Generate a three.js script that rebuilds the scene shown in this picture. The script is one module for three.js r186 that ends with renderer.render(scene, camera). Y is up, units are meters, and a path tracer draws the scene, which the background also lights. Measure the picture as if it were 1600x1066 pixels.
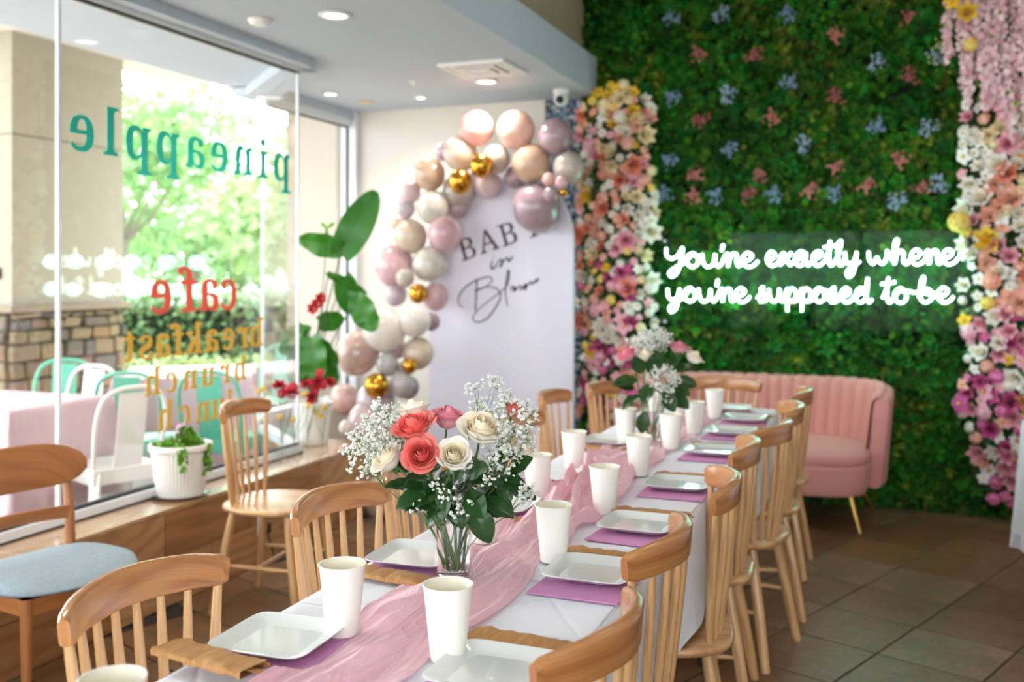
import * as THREE from 'three';
import { RoundedBoxGeometry } from 'three/addons/geometries/RoundedBoxGeometry.js';
import { TextGeometry } from 'three/addons/geometries/TextGeometry.js';
import { FontLoader } from 'three/addons/loaders/FontLoader.js';
import { mergeGeometries, toCreasedNormals, mergeVertices } from 'three/addons/utils/BufferGeometryUtils.js';
import { RectAreaLightUniformsLib } from 'three/addons/lights/RectAreaLightUniformsLib.js';

// ---------- camera, sky, sun, area lights, exposure ----------
const scene = new THREE.Scene();
const renderer = new THREE.WebGLRenderer({ antialias: true });
renderer.toneMapping = THREE.LinearToneMapping;
renderer.toneMappingExposure = 1.0;
renderer.shadowMap.enabled = true;
RectAreaLightUniformsLib.init();
const FOCAL = 1556, YAW = 0.3624;
const camera = new THREE.PerspectiveCamera((2 * Math.atan(533 / FOCAL) * 180) / Math.PI, 1600 / 1066, 0.05, 200);
camera.position.set(0, 1.43, 0);
camera.rotation.y = YAW;
camera.setViewOffset(1600, 1066, 0, 108, 1600, 1066);
camera.focus = 2.15;
camera.userData.fStop = 2.6;
scene.background = new THREE.Color(0.84, 0.93, 1.0);
scene.backgroundIntensity = 7.5;
const sun = new THREE.DirectionalLight(0xfff0dc, 9);
sun.position.set(-21.5, 21, -23);
sun.target.position.set(-5, 0, -5);
sun.castShadow = true;
sun.shadow.mapSize.set(2048, 2048);
Object.assign(sun.shadow.camera, { left: -20, right: 20, top: 20, bottom: -20, near: 1, far: 80 });
scene.add(sun, sun.target);
const PANEL = 5.2, DOWN = 5.5;   // ceiling panels (radiance), recessed lights (candela)

// ---------- helpers ----------
let seed = 20240611;
const rnd = () => { seed |= 0; seed = (seed + 0x6d2b79f5) | 0; let t = Math.imul(seed ^ (seed >>> 15), 1 | seed); t = (t + Math.imul(t ^ (t >>> 7), 61 | t)) ^ t; return ((t ^ (t >>> 14)) >>> 0) / 4294967296; };
const rr = (a, b) => a + (b - a) * rnd();
const pick = (a) => a[Math.floor(rnd() * a.length)];
const V = (x, y, z) => new THREE.Vector3(x, y, z);
const used = {};
const numbered = (n) => { const k = used[n] = (used[n] ?? -1) + 1; return k ? n + '_' + String(k).padStart(3, '0') : n; };
function tag(o, label, category, group) { o.userData = { label, category }; if (group) o.userData.group = group; return o; }
function thing(name, label, category, [x, y, z] = [0, 0, 0], ry = 0, group) {
  const o = new THREE.Group(); o.name = numbered(name); o.position.set(x, y, z); o.rotation.y = ry; scene.add(o); return tag(o, label, category, group);
}
function part(name, geo, mat, parent, label) {
  const m = new THREE.Mesh(geo, mat); m.name = name; parent.add(m); if (label) m.userData.label = label; return m;
}
function single(name, geo, mat, label, category, pos = [0, 0, 0], ry = 0, group) {
  const m = new THREE.Mesh(geo, mat); m.name = numbered(name); m.position.set(...pos); m.rotation.y = ry; scene.add(m); return tag(m, label, category, group);
}
function struct(name, geo, mat) { const m = new THREE.Mesh(geo, mat); m.name = numbered(name); m.userData.kind = 'structure'; scene.add(m); return m; }
function copyOf(o, pos, ry, label, group) {
  const c = o.clone(); c.name = numbered(o.name.replace(/_\d{3}$/, '')); c.position.set(...pos); if (ry !== undefined) c.rotation.set(0, ry, 0); scene.add(c);
  c.userData = { ...o.userData }; if (label) c.userData.label = label; if (group) c.userData.group = group; return c;
}
const merge = (...g) => {
  const list = g.flat().map((q) => { const n = q.index ? q.toNonIndexed() : q.clone(); for (const k of Object.keys(n.attributes)) if (!['position', 'normal', 'uv', 'color'].includes(k)) n.deleteAttribute(k); n.morphAttributes = {}; n.groups = []; return n; });
  if (list.some((q) => q.attributes.color)) for (const q of list) if (!q.attributes.color) q.setAttribute('color', new THREE.BufferAttribute(new Float32Array(q.attributes.position.count * 3).fill(1), 3));
  return mergeGeometries(list, false);
};
const T = (g, x = 0, y = 0, z = 0, rx = 0, ry = 0, rz = 0, s = 1) => g.applyMatrix4(new THREE.Matrix4().compose(V(x, y, z), new THREE.Quaternion().setFromEuler(new THREE.Euler(rx, ry, rz)), Array.isArray(s) ? V(...s) : V(s, s, s)));
// planar uv in metres, v along the named axis
function uvm(g, axis = 'y', off = 0) {
  const p = g.attributes.position, n = g.attributes.normal, uv = new Float32Array(p.count * 2), c = ['x', 'y', 'z'].indexOf(axis);
  for (let i = 0; i < p.count; i++) {
    const P = [p.getX(i), p.getY(i), p.getZ(i)], N = [Math.abs(n.getX(i)), Math.abs(n.getY(i)), Math.abs(n.getZ(i))];
    const o = [0, 1, 2].filter((k) => k !== c);
    const u = N[o[0]] > N[o[1]] ? P[o[1]] : P[o[0]];
    uv[i * 2] = (N[c] > 0.8 ? P[o[0]] : u) + off; uv[i * 2 + 1] = (N[c] > 0.8 ? P[o[1]] : P[c]) + off * 1.7;
  }
  g.setAttribute('uv', new THREE.BufferAttribute(uv, 2)); return g;
}
const box = (w, h, d, x = 0, y = 0, z = 0, axis = 'y') => uvm(new THREE.BoxGeometry(w, h, d).translate(x, y, z), axis);
const span = (x0, x1, y0, y1, z0, z1, axis = 'y') => box(Math.abs(x1 - x0), Math.abs(y1 - y0), Math.abs(z1 - z0), (x0 + x1) / 2, (y0 + y1) / 2, (z0 + z1) / 2, axis);
const rbox = (w, h, d, r, x = 0, y = 0, z = 0, axis = 'y', seg = 2) => uvm(new RoundedBoxGeometry(w, h, d, seg, Math.min(r, w / 2 - 1e-4, h / 2 - 1e-4, d / 2 - 1e-4)).translate(x, y, z), axis);
const lathe = (pts, n = 28) => new THREE.LatheGeometry(pts.map((p) => new THREE.Vector2(...p)), n);
// builds an indexed surface from a grid of points
function grid(nu, nv, f, closeU = false) {
  const pos = [], uv = [], idx = [];
  for (let j = 0; j <= nv; j++) for (let i = 0; i <= nu; i++) { const q = f(i / nu, j / nv); pos.push(q[0], q[1], q[2]); uv.push(q[3] ?? i / nu, q[4] ?? j / nv); }
  const w = nu + 1;
  for (let j = 0; j < nv; j++) for (let i = 0; i < nu; i++) { const a = j * w + i, b = a + 1, c = a + w, d = c + 1; idx.push(a, b, d, a, d, c); }
  const g = new THREE.BufferGeometry(); g.setAttribute('position', new THREE.Float32BufferAttribute(pos, 3)); g.setAttribute('uv', new THREE.Float32BufferAttribute(uv, 2)); g.setIndex(idx); g.computeVertexNormals();
  if (closeU) { const n = g.attributes.normal; for (let j = 0; j <= nv; j++) { const a = j * w, b = a + nu, m = V(n.getX(a) + n.getX(b), n.getY(a) + n.getY(b), n.getZ(a) + n.getZ(b)).normalize(); n.setXYZ(a, m.x, m.y, m.z); n.setXYZ(b, m.x, m.y, m.z); } }
  return g;
}
// sweep of a section (function of t giving [[a,b],...]) along points; a runs along side, b along up
function sweep(points, section, hint = V(0, 1, 0), fixed = false, caps = true) {
  const P = points.map((p) => (Array.isArray(p) ? V(...p) : p)), n = P.length, frames = []; let up = hint.clone();
  for (let i = 0; i < n; i++) {
    const t = P[Math.min(i + 1, n - 1)].clone().sub(P[Math.max(i - 1, 0)]).normalize();
    if (fixed) up = hint.clone();
    up.addScaledVector(t, -up.dot(t)); if (up.lengthSq() < 1e-6) up.set(t.y, t.z, t.x).addScaledVector(t, -(t.y * t.x + t.z * t.y + t.x * t.z)); up.normalize();
    frames.push([t, up.clone(), t.clone().cross(up)]);
  }
  const len = [0]; for (let i = 1; i < n; i++) len.push(len[i - 1] + P[i].distanceTo(P[i - 1]));
  const pos = [], uv = [], idx = []; let m = 0;
  for (let i = 0; i < n; i++) {
    const s = section(i / (n - 1)), [, u, sd] = frames[i]; m = s.length; let per = 0;
    for (let k = 0; k <= m; k++) { const q = s[k % m], pr = s[(k + m - 1) % m]; if (k) per += Math.hypot(q[0] - pr[0], q[1] - pr[1]); const p = P[i].clone().addScaledVector(sd, q[0]).addScaledVector(u, q[1]); pos.push(p.x, p.y, p.z); uv.push(per, len[i]); }
  }
  const w = m + 1;
  for (let i = 0; i < n - 1; i++) for (let k = 0; k < m; k++) { const a = i * w + k, b = a + 1, c = a + w, d = c + 1; idx.push(a, d, b, a, c, d); }
  const g = new THREE.BufferGeometry(); g.setAttribute('position', new THREE.Float32BufferAttribute(pos, 3)); g.setAttribute('uv', new THREE.Float32BufferAttribute(uv, 2)); g.setIndex(idx); g.computeVertexNormals();
  const nn = g.attributes.normal; for (let i = 0; i < n; i++) { const a = i * w, b = a + m, q = V(nn.getX(a) + nn.getX(b), nn.getY(a) + nn.getY(b), nn.getZ(a) + nn.getZ(b)).normalize(); nn.setXYZ(a, q.x, q.y, q.z); nn.setXYZ(b, q.x, q.y, q.z); }
  if (!caps) return g;
  const cap = (i, flip) => {
    const s = section(i / (n - 1)), [t, u, sd] = frames[i], ce = P[i].clone().addScaledVector(sd, s.reduce((q, r) => q + r[0], 0) / s.length).addScaledVector(u, s.reduce((q, r) => q + r[1], 0) / s.length), cp = [ce.x, ce.y, ce.z], cu = [0, len[i]], ci = [], cn = []; const nm = t.clone().multiplyScalar(flip ? -1 : 1); cn.push(nm.x, nm.y, nm.z);
    for (let k = 0; k < s.length; k++) { const p = P[i].clone().addScaledVector(sd, s[k][0]).addScaledVector(u, s[k][1]); cp.push(p.x, p.y, p.z); cu.push(s[k][0], len[i] + s[k][1]); cn.push(nm.x, nm.y, nm.z); const a = k + 1, b = ((k + 1) % s.length) + 1; if (flip) ci.push(0, a, b); else ci.push(0, b, a); }
    const q = new THREE.BufferGeometry(); q.setAttribute('position', new THREE.Float32BufferAttribute(cp, 3)); q.setAttribute('normal', new THREE.Float32BufferAttribute(cn, 3)); q.setAttribute('uv', new THREE.Float32BufferAttribute(cu, 2)); q.setIndex(ci); return q;
  };
  return merge(g, cap(0, true), cap(n - 1, false));
}
const circ = (r, n = 10, sx = 1, sy = 1) => Array.from({ length: n }, (_, k) => { const a = (-k / n) * 2 * Math.PI; return [Math.cos(a) * r * sx, Math.sin(a) * r * sy]; });
const tube = (pts, r, n = 10, hint) => sweep(pts, (t) => circ(typeof r === 'function' ? r(t) : r, n), hint ?? V(0.13, 0.2, 0.97));
const curve = (pts, n, closed = false) => new THREE.CatmullRomCurve3(pts.map((p) => V(...p)), closed, 'centripetal').getPoints(n);
function rrect(w, h, r, n = 3) { const o = []; for (const [cx, cy, a0] of [[1, 1, 0], [-1, 1, 1], [-1, -1, 2], [1, -1, 3]]) for (let k = 0; k <= n; k++) { const a = (a0 + k / n) * Math.PI / 2; o.push([cx * (w / 2 - r) + Math.cos(a) * r, cy * (h / 2 - r) + Math.sin(a) * r]); } return o.reverse(); }
// outline(theta) -> [x, z], profile [[scale, y], ...] from the top centre round to the bottom centre
function dish(outline, profile, n = 40, ymod) {
  return grid(n, profile.length - 1, (u, v) => { const a = u * 2 * Math.PI, [x, z] = outline(a), [s, y] = profile[Math.round(v * (profile.length - 1))]; return [x * s, y + (ymod ? ymod(x * s, z * s, y) : 0), z * s, x * s, z * s]; }, true);
}
const superell = (a, b, e) => (t) => { const c = Math.cos(t), s = Math.sin(t); return [a * Math.sign(c) * Math.abs(c) ** (2 / e), -b * Math.sign(s) * Math.abs(s) ** (2 / e)]; };
function flat(shape, depth, bevel = 0) { return new THREE.ExtrudeGeometry(shape, { depth, bevelEnabled: bevel > 0, bevelSize: bevel, bevelThickness: bevel, bevelSegments: 2, curveSegments: 20 }); }
const poly = (pts) => { const s = new THREE.Shape(); pts.forEach((p, i) => (i ? s.lineTo(...p) : s.moveTo(...p))); s.closePath(); return s; };
function inst(name, geo, mat, list, parent, kind = 'stuff') { // list: {p, q|e, s, c}
  const m = new THREE.InstancedMesh(geo, mat, list.length), M4 = new THREE.Matrix4(), Q = new THREE.Quaternion(), E = new THREE.Euler();
  list.forEach((o, i) => { if (o.q) Q.copy(o.q); else Q.setFromEuler(E.set(...(o.e ?? [0, 0, 0]))); const s = o.s ?? 1; M4.compose(V(...o.p), Q, Array.isArray(s) ? V(...s) : V(s, s, s)); m.setMatrixAt(i, M4); if (o.c) m.setColorAt(i, o.c); });
  m.name = parent === scene ? numbered(name) : name; m.userData.kind = kind; parent.add(m); return m;
}
function paint(g, c) { const col = new THREE.Color(c), n = g.attributes.position.count, a = new Float32Array(n * 3); for (let i = 0; i < n; i++) { a[i * 3] = col.r; a[i * 3 + 1] = col.g; a[i * 3 + 2] = col.b; } g.setAttribute('color', new THREE.BufferAttribute(a, 3)); return g; }

// ---------- noise and textures ----------
const hash = (x, y) => { let h = Math.imul(x, 374761393) + Math.imul(y, 668265263); h = Math.imul(h ^ (h >>> 13), 1274126177); return ((h ^ (h >>> 16)) >>> 0) / 4294967296; };
function vn(x, y) { const i = Math.floor(x), j = Math.floor(y), f = x - i, g = y - j, u = f * f * (3 - 2 * f), v = g * g * (3 - 2 * g); return (hash(i, j) * (1 - u) + hash(i + 1, j) * u) * (1 - v) + (hash(i, j + 1) * (1 - u) + hash(i + 1, j + 1) * u) * v; }
const fbm = (x, y, o = 4) => { let s = 0, a = 0.5, n = 0; for (let k = 0; k < o; k++) { s += a * vn(x, y); n += a; x = x * 2.03 + 17.1; y = y * 2.03 + 5.7; a *= 0.5; } return s / n; };
function tex(w, h, f, srgb, rep = [1, 1]) {
  const d = new Uint8Array(w * h * 4);
  for (let y = 0; y < h; y++) for (let x = 0; x < w; x++) { const c = f(x / w, y / h), o = (y * w + x) * 4; if (typeof c === 'number') d[o] = d[o + 1] = d[o + 2] = Math.max(0, Math.min(255, c * 255)); else for (let k = 0; k < 3; k++) d[o + k] = Math.max(0, Math.min(255, c[k] * 255)); d[o + 3] = 255; }
  const t = new THREE.DataTexture(d, w, h); t.wrapS = t.wrapT = THREE.MirroredRepeatWrapping; t.magFilter = THREE.LinearFilter; t.minFilter = THREE.LinearFilter; t.repeat.set(...rep); if (srgb) t.colorSpace = THREE.SRGBColorSpace; t.needsUpdate = true; return t;
}
const mixc = (a, b, t) => a.map((v, i) => v + (b[i] - v) * t);
function woodTex(light, dark, rep, ringy = 1) {
  return tex(256, 512, (u, v) => {
    const warp = fbm(u * 3, v * 1.6, 3) * 2.2, ring = 0.5 + 0.5 * Math.sin((u * 11 + warp * 3.2) * 2.2 * ringy), fine = fbm(u * 90, v * 5, 2), big = fbm(u * 2.5, v * 1.2, 2);
    return mixc(light, dark, Math.min(1, 0.45 * ring * ring + 0.35 * fine + 0.4 * (big - 0.4)));
  }, true, rep);
}
const std = (color, roughness = 0.6, o = {}) => new THREE.MeshStandardMaterial({ color, roughness, ...o });
const phys = (color, roughness = 0.6, o = {}) => new THREE.MeshPhysicalMaterial({ color, roughness, ...o });
const woodMap = woodTex([0.87, 0.69, 0.48], [0.62, 0.42, 0.25], [4, 1.1]);
const clothBump = tex(256, 256, (u, v) => 0.5 + 0.35 * (fbm(u * 6, v * 6, 4) - 0.5) + 0.05 * fbm(u * 90, v * 90, 1), false, [1.2, 1.2]);
const fineBump = tex(256, 256, (u, v) => fbm(u * 70, v * 70, 2), false, [6, 6]);
const MT = {
  wood: phys(0xffffff, 0.28, { map: woodMap, clearcoat: 0.5, clearcoatRoughness: 0.15 }),
  woodRail: phys(0xe4c8ae, 0.26, { map: woodMap, clearcoat: 0.5, clearcoatRoughness: 0.2 }),
  oak: phys(0xffffff, 0.4, { map: woodTex([0.68, 0.43, 0.23], [0.58, 0.35, 0.18], [5, 1.2], 0.8), clearcoat: 0.2 }),
  cladding: [0, 1, 2].map((k) => std([0xffffff, 0xf1e6da, 0xe6d8c8][k], 0.45, { map: woodTex([0.76, 0.58, 0.4], [0.56, 0.39, 0.24], [1.9, 0.9], 1.6) })),
  sillTop: phys(0xffffff, 0.22, { map: woodTex([0.8, 0.65, 0.48], [0.66, 0.49, 0.33], [2, 1]), clearcoat: 1, clearcoatRoughness: 0.12 }),
  white: std(0xf1f1f0, 0.6), wallWhite: std(0xddd8cf, 0.8), ceiling: std(0xbcc7d2, 0.85), beige: std(0xb0a184, 0.85), frame: std(0xe6ebef, 0.45), gasket: std(0x1c1f24, 0.6),
  glass: phys(0xffffff, 0.0, { transmission: 1, thickness: 0, ior: 1.5 }), vaseGlass: phys(0xffffff, 0.02, { transmission: 1, thickness: 0, ior: 1.5, side: THREE.DoubleSide }),
  water: phys(0xffffff, 0.0, { transmission: 1, thickness: 0.05, ior: 1.33 }),
  linen: phys(0xe9ebf3, 0.8, { bumpMap: clothBump, bumpScale: 0.006, sheen: 0.3, sheenColor: new THREE.Color(0xffffff), side: THREE.DoubleSide }),
  chiffon: phys(0xffd2dc, 0.85, { transmission: 0.3, thickness: 0, side: THREE.DoubleSide, sheen: 0.6, sheenColor: new THREE.Color(0xffe4e8), bumpMap: tex(512, 512, (u, v) => { const w = fbm(u * 3, v * 4, 3) * 1.6, a = Math.abs(Math.sin(u * 26 + w * 9 + 3 * fbm(u * 5 + 9, v * 9, 2))) ** 0.6, b = Math.abs(Math.sin(u * 61 - w * 14 + v * 9)) ** 0.7; return 0.55 * (1 - a) + 0.25 * (1 - b) + 0.2 * fbm(u * 40, v * 16, 2); }, false, [2.5, 1.2]), bumpScale: 0.0045 }),
  paper: std(0xf6f3ea, 0.62), cupIn: std(0xfaf3dd, 0.5), porcelain: phys(0xe6eae6, 0.08, { clearcoat: 0.6, clearcoatRoughness: 0.03 }),
  napkin: std(0xd08fbd, 0.8), napkinDark: std(0xa86aa0, 0.8), kraft: std(0xffffff, 0.7, { map: tex(256, 256, (u, v) => mixc([0.77, 0.58, 0.36], [0.66, 0.46, 0.26], fbm(u * 14, v * 50, 3)), true, [4, 4]), side: THREE.DoubleSide }),
  gold: std(0xd9a84a, 0.22, { metalness: 1 }), brass: std(0xc9a35a, 0.3, { metalness: 1 }), steel: std(0xb8bcc0, 0.35, { metalness: 0.9 }), black: std(0x111214, 0.5),
  velvet: phys(0xcf8d86, 0.75, { sheen: 0.7, sheenColor: new THREE.Color(0xffc4bd), sheenRoughness: 0.4, bumpMap: fineBump, bumpScale: 0.0008 }),
  greyFabric: std(0x9fb0b8, 0.9, { bumpMap: fineBump, bumpScale: 0.001, map: tex(128, 128, (u, v) => 0.82 + 0.18 * fbm(u * 60, v * 60, 2), true, [8, 8]) }),
  pot: phys(0xe9e6df, 0.4, { clearcoat: 0.2 }), soil: std(0x3a2a1c, 1), leafy: phys(0x74ac2a, 0.5, { transmission: 0.3, thickness: 0, side: THREE.DoubleSide }),
  bigLeaf: phys(0x2f7814, 0.35, { transmission: 0.22, thickness: 0, side: THREE.DoubleSide }), roseLeaf: phys(0x22491b, 0.3, { transmission: 0.15, thickness: 0, side: THREE.DoubleSide }),
  stem: std(0x4f7a33, 0.55), darkStem: std(0x3d5c2c, 0.6), gyp: phys(0xf6f6ef, 0.8, { transmission: 0.25, thickness: 0 }), gypStem: std(0x6d8a55, 0.7),
  lamp: new THREE.MeshStandardMaterial({ color: 0xffffff, emissive: 0xfffaf0, emissiveIntensity: 4 }),
};
const vert = (r = 0.75, tr = 0) => phys(0xffffff, r, { vertexColors: true, side: THREE.DoubleSide, ...(tr ? { transmission: tr, thickness: 0 } : {}) });
const petalMat = vert(0.75);
const petal = (c, tr = 0.3, r = 0.6) => phys(c, r, { transmission: tr, thickness: 0, side: THREE.DoubleSide, sheen: 0.4, sheenColor: new THREE.Color(c) });
const [serifBold, serif] = await Promise.all(['droid_serif_bold', 'droid_serif_regular'].map((f) => new FontLoader().loadAsync('fonts/droid/' + f + '.typeface.json')));
const ORD = ['nearest', 'second', 'third', 'fourth', 'fifth', 'sixth', 'seventh', 'eighth', 'ninth'];

// ---------- room shell ----------
const TS = 0.378, DX = [0.383, -0.924], DN = [0.924, 0.383];   // tile grid runs at 22.5 degrees to the walls
{
  const floorMats = [0, 1, 2, 3, 4].map((k) => phys([0xffffff, 0xf0e6dc, 0xe6e0d6, 0xf6e8da, 0xe0d8cc][k], 0.29, { specularIntensity: 0.8, map: tex(128, 128, (u, v) => {
    const a = fbm(u * 3 + k * 9, v * 3 + k * 4, 4), b = fbm(u * 5 + 40 + k * 3, v * 4 + 7, 4), c = fbm(u * 26, v * 26 + k, 2);
    let q = mixc([0.44, 0.33, 0.235], [0.58, 0.45, 0.33], a); q = mixc(q, [0.37, 0.36, 0.29], Math.max(0, Math.min(0.8, (b - 0.52) * 3))); q = mixc(q, [0.5, 0.31, 0.2], Math.max(0, Math.min(1, (0.42 - b) * 3))); return q.map((x) => x * (0.86 + 0.28 * c));
  }, true, [2.64, 2.64]), bumpMap: fineBump, bumpScale: 0.0006 }));
  const floor = struct('floor', span(-3.9, 4.6, -0.2, -0.004, 3, -6.9), std(0x2e2620, 0.9));
  const shapes = [0, 1, 2].map(() => uvm(new RoundedBoxGeometry(TS - 0.007, 0.02, TS - 0.007, 1, 0.0025), 'x'));
  const far = []; let count = 0;
  const c = Math.cos(YAW), s = Math.sin(YAW), inView = (x, z) => { const Z = -c * z - s * x, X = c * x - s * z; if (Z < 0.6) return false; const px = 800 + FOCAL * X / Z, py = 425 + FOCAL * 1.43 / Z; return px > -60 && px < 1700 && py < 1210; };
  for (let a = -30; a < 30; a++) for (let b = -30; b < 40; b++) {
    const n = -1.563 + (a + 0.5) * TS, t = 4.03 + (b + 0.5) * TS, x = DN[0] * n + DX[0] * t, z = DN[1] * n + DX[1] * t;
    if (x < -3.85 || x > 4.55 || z < -6.75 || z > 2.9 || (x < -2.95 && z > -5.1)) continue;
    if (inView(x, z) && x > -2.95 && count < 290) { const m = part('tile', shapes[count % 3], pick(floorMats), floor); m.position.set(x, -0.01 + rr(-0.0006, 0.0006), z); m.rotation.y = -Math.PI / 8 + pick([0, 1, 2, 3]) * Math.PI / 2; count++; }
    else far.push(T(shapes[0].clone(), x, -0.01, z, 0, -Math.PI / 8, 0));
  }
  part('tile_field', merge(far), floorMats[1], floor).userData.kind = 'stuff';
}
struct('wall_back', span(-3.66, 4.7, 0, 3.7, -6.52, -6.75), MT.wallWhite);
struct('trim_1', span(-3.66, -2.21, 0, 2.61, -6.47, -6.53), MT.wallWhite);
struct('wall_right', span(4.5, 4.7, 0, 3.7, 3, -6.75), MT.wallWhite);
{ // wall behind the camera with a wide shop window
  const w = struct('wall_front', merge(span(-3.9, -2.4, 0, 3.7, 3, 3.2), span(3.6, 4.7, 0, 3.7, 3, 3.2), span(-2.4, 3.6, 0, 0.5, 3, 3.2), span(-2.4, 3.6, 2.9, 3.7, 3, 3.2)), MT.wallWhite);
  const win = struct('window_3', merge(span(-2.4, 3.6, 0.5, 0.56, 3.05, 3.12), span(-2.4, 3.6, 2.84, 2.9, 3.05, 3.12), ...[-2.4, -0.43, 1.54, 3.54].map((x) => span(x, x + 0.06, 0.5, 2.9, 3.05, 3.12))), MT.frame);
  for (const x of [-2.34, -0.37, 1.6]) part('pane', span(x, x + 1.91, 0.56, 2.84, 3.08, 3.084), MT.glass, win);
}
struct('ceiling', span(-3.9, 4.7, 3.6, 3.8, 3.2, -6.75), MT.ceiling);
struct('ceiling_soffit', span(-3.95, -1.83, 2.61, 2.86, 3, -6.52), MT.ceiling);
struct('wall_left_upper', span(-3.95, -1.93, 2.86, 3.6, 3, -6.52), MT.beige);
{ // low wall under the shop window: planks of wood-look tile on the front and on the top
  const sh = (pts, y0, y1) => flat(poly(pts.map(([x, z]) => [x, -z])), y1 - y0).rotateX(-Math.PI / 2).translate(0, y0, 0);
  const wl = struct('wall_left', uvm(sh([[-2.885, 3], [-2.885, -5.22], [-3.72, -5.22], [-3.72, -5.3], [-3.14, -4.78], [-3.14, 3]].slice(0, 2).concat([[-3.62, -5.22], [-3.14, -4.78], [-3.14, 3]]), 0, 0.405)), MT.cladding[0]);
  let k = 0;
  for (const [y0, y1, off] of [[0.004, 0.2, 0], [0.204, 0.4, 0.31]]) for (let z = 0.6 - off; z > -5.2; z -= 0.62) { const z1 = Math.max(z - 0.616, -5.218); if (z - z1 < 0.05) continue; const g = uvm(new RoundedBoxGeometry(0.014, y1 - y0, z - z1, 1, 0.002), 'z', k * 0.37); const m = part('plank', g, MT.cladding[k % 3], wl); m.position.set(-2.88, (y0 + y1) / 2, (z + z1) / 2); k++; }
  part('plank', uvm(new RoundedBoxGeometry(0.7, 0.39, 0.012, 1, 0.002).translate(-3.23, 0.203, -5.224), 'x'), MT.cladding[1], wl);
  const sill = struct('sill', uvm(sh([[-2.872, 3], [-2.872, -5.235], [-3.63, -5.235], [-3.13, -4.78], [-3.13, 3]], 0.4, 0.41)), MT.sillTop);
  for (let z = 0.9, i = 0; z > -5.22; z -= 0.6, i++) { const z1 = Math.max(z - 0.597, -5.232); const m = part('tile', uvm(new RoundedBoxGeometry(0.262, 0.014, z - z1, 1, 0.002), 'z', i * 0.21), MT.sillTop, sill); m.position.set(-3.0, 0.414, (z + z1) / 2); }
  part('tile', uvm(sh([[-3.133, -4.82], [-3.133, -5.232], [-3.56, -5.232]], 0.407, 0.421)), MT.sillTop, sill);
  struct('trim_2', span(-3.75, -3.72, 0, 0.5, -5.3, -6.5), MT.wallWhite);
}
{ // shop window 1: two butt-jointed panes and one out of view
  const w = struct('window_1', merge(span(-3.135, -3.065, 0.42, 0.462, 3, -4.79), span(-3.13, -3.07, 2.548, 2.575, 3, -4.79)), MT.frame);
  for (const [a, b] of [[3, -0.6], [-0.606, -3.064], [-3.076, -4.78]]) part('pane', span(-3.103, -3.097, 0.458, 2.56, a, b), MT.glass, w);
  part('joint', span(-3.106, -3.09, 0.46, 2.55, -3.063, -3.077), MT.frame, w);
  part('gasket', merge(span(-3.068, -3.062, 0.418, 0.428, 3, -4.79), span(-3.112, -3.088, 0.458, 0.475, 3, -4.79), span(-3.115, -3.085, 2.54, 2.552, 3, -4.79)), MT.gasket, w);
  struct('beam', merge(span(-3.16, -2.99, 2.565, 2.62, 3, -4.79), span(-3.3, -3.0, 2.61, 3.3, 3, -4.8)), MT.ceiling);
}
{ // shop window 2: the angled return and the far pane
  const a = V(-3.1, 0, -4.79), b = V(-3.73, 0, -5.36), L = a.distanceTo(b), ang = Math.atan2(-(b.z - a.z), b.x - a.x), mid = a.clone().add(b).multiplyScalar(0.5);
  const run = (h, y, d) => box(L, h, d).rotateY(ang).translate(mid.x, y, mid.z);
  const w = struct('window_2', merge(run(0.05, 0.44, 0.06), span(-3.76, -3.7, 2.5, 2.56, -5.34, -6.45), span(-3.77, -3.69, 0.48, 0.54, -5.34, -6.45), span(-3.78, -3.66, 0, 2.62, -6.42, -6.52)), MT.frame);
  part('pane', run(2.08, 1.5, 0.008), MT.glass, w);
  part('pane', span(-3.734, -3.728, 0.54, 2.5, -5.37, -6.42), MT.glass, w);
  part('joint', merge(span(-3.108, -3.094, 0.46, 2.55, -4.784, -4.796), span(-3.738, -3.722, 0.5, 2.55, -5.355, -5.368)), MT.frame, w);
  part('gasket', merge(span(-3.74, -3.72, 2.49, 2.5, -5.37, -6.42), span(-3.74, -3.72, 0.54, 2.5, -6.415, -6.422)), MT.gasket, w);
  struct('beam', merge(run(0.07, 2.585, 0.2), span(-3.9, -3.68, 2.55, 2.62, -5.3, -6.52), run(0.9, 3.06, 0.2), span(-3.95, -3.75, 2.6, 3.5, -5.3, -6.52)), MT.ceiling);
}
// mosaic strip beside the white wall
{
  const mo = struct('mosaic_wall', span(-2.215, -1.8, 0, 2.61, -6.5, -6.53), std(0x5f6b78, 0.8));
  const L = [], cols = [0x3f5a78, 0x55718c, 0x8ea2b3, 0xb6c3ca, 0x6b86a0, 0x33485f, 0x9a9d99, 0xccd2d2].map((c) => new THREE.Color(c)), st = 0.0245;
  for (let x = -2.2; x < -1.81; x += st) for (let y = 0.012; y < 2.6; y += st) L.push({ p: [x, y, -6.497], s: [1, 1, 1], c: pick(cols) });
  inst('mosaic_tiles', new THREE.BoxGeometry(0.0215, 0.0215, 0.01), std(0xffffff, 0.25), L, mo);
}
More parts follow.
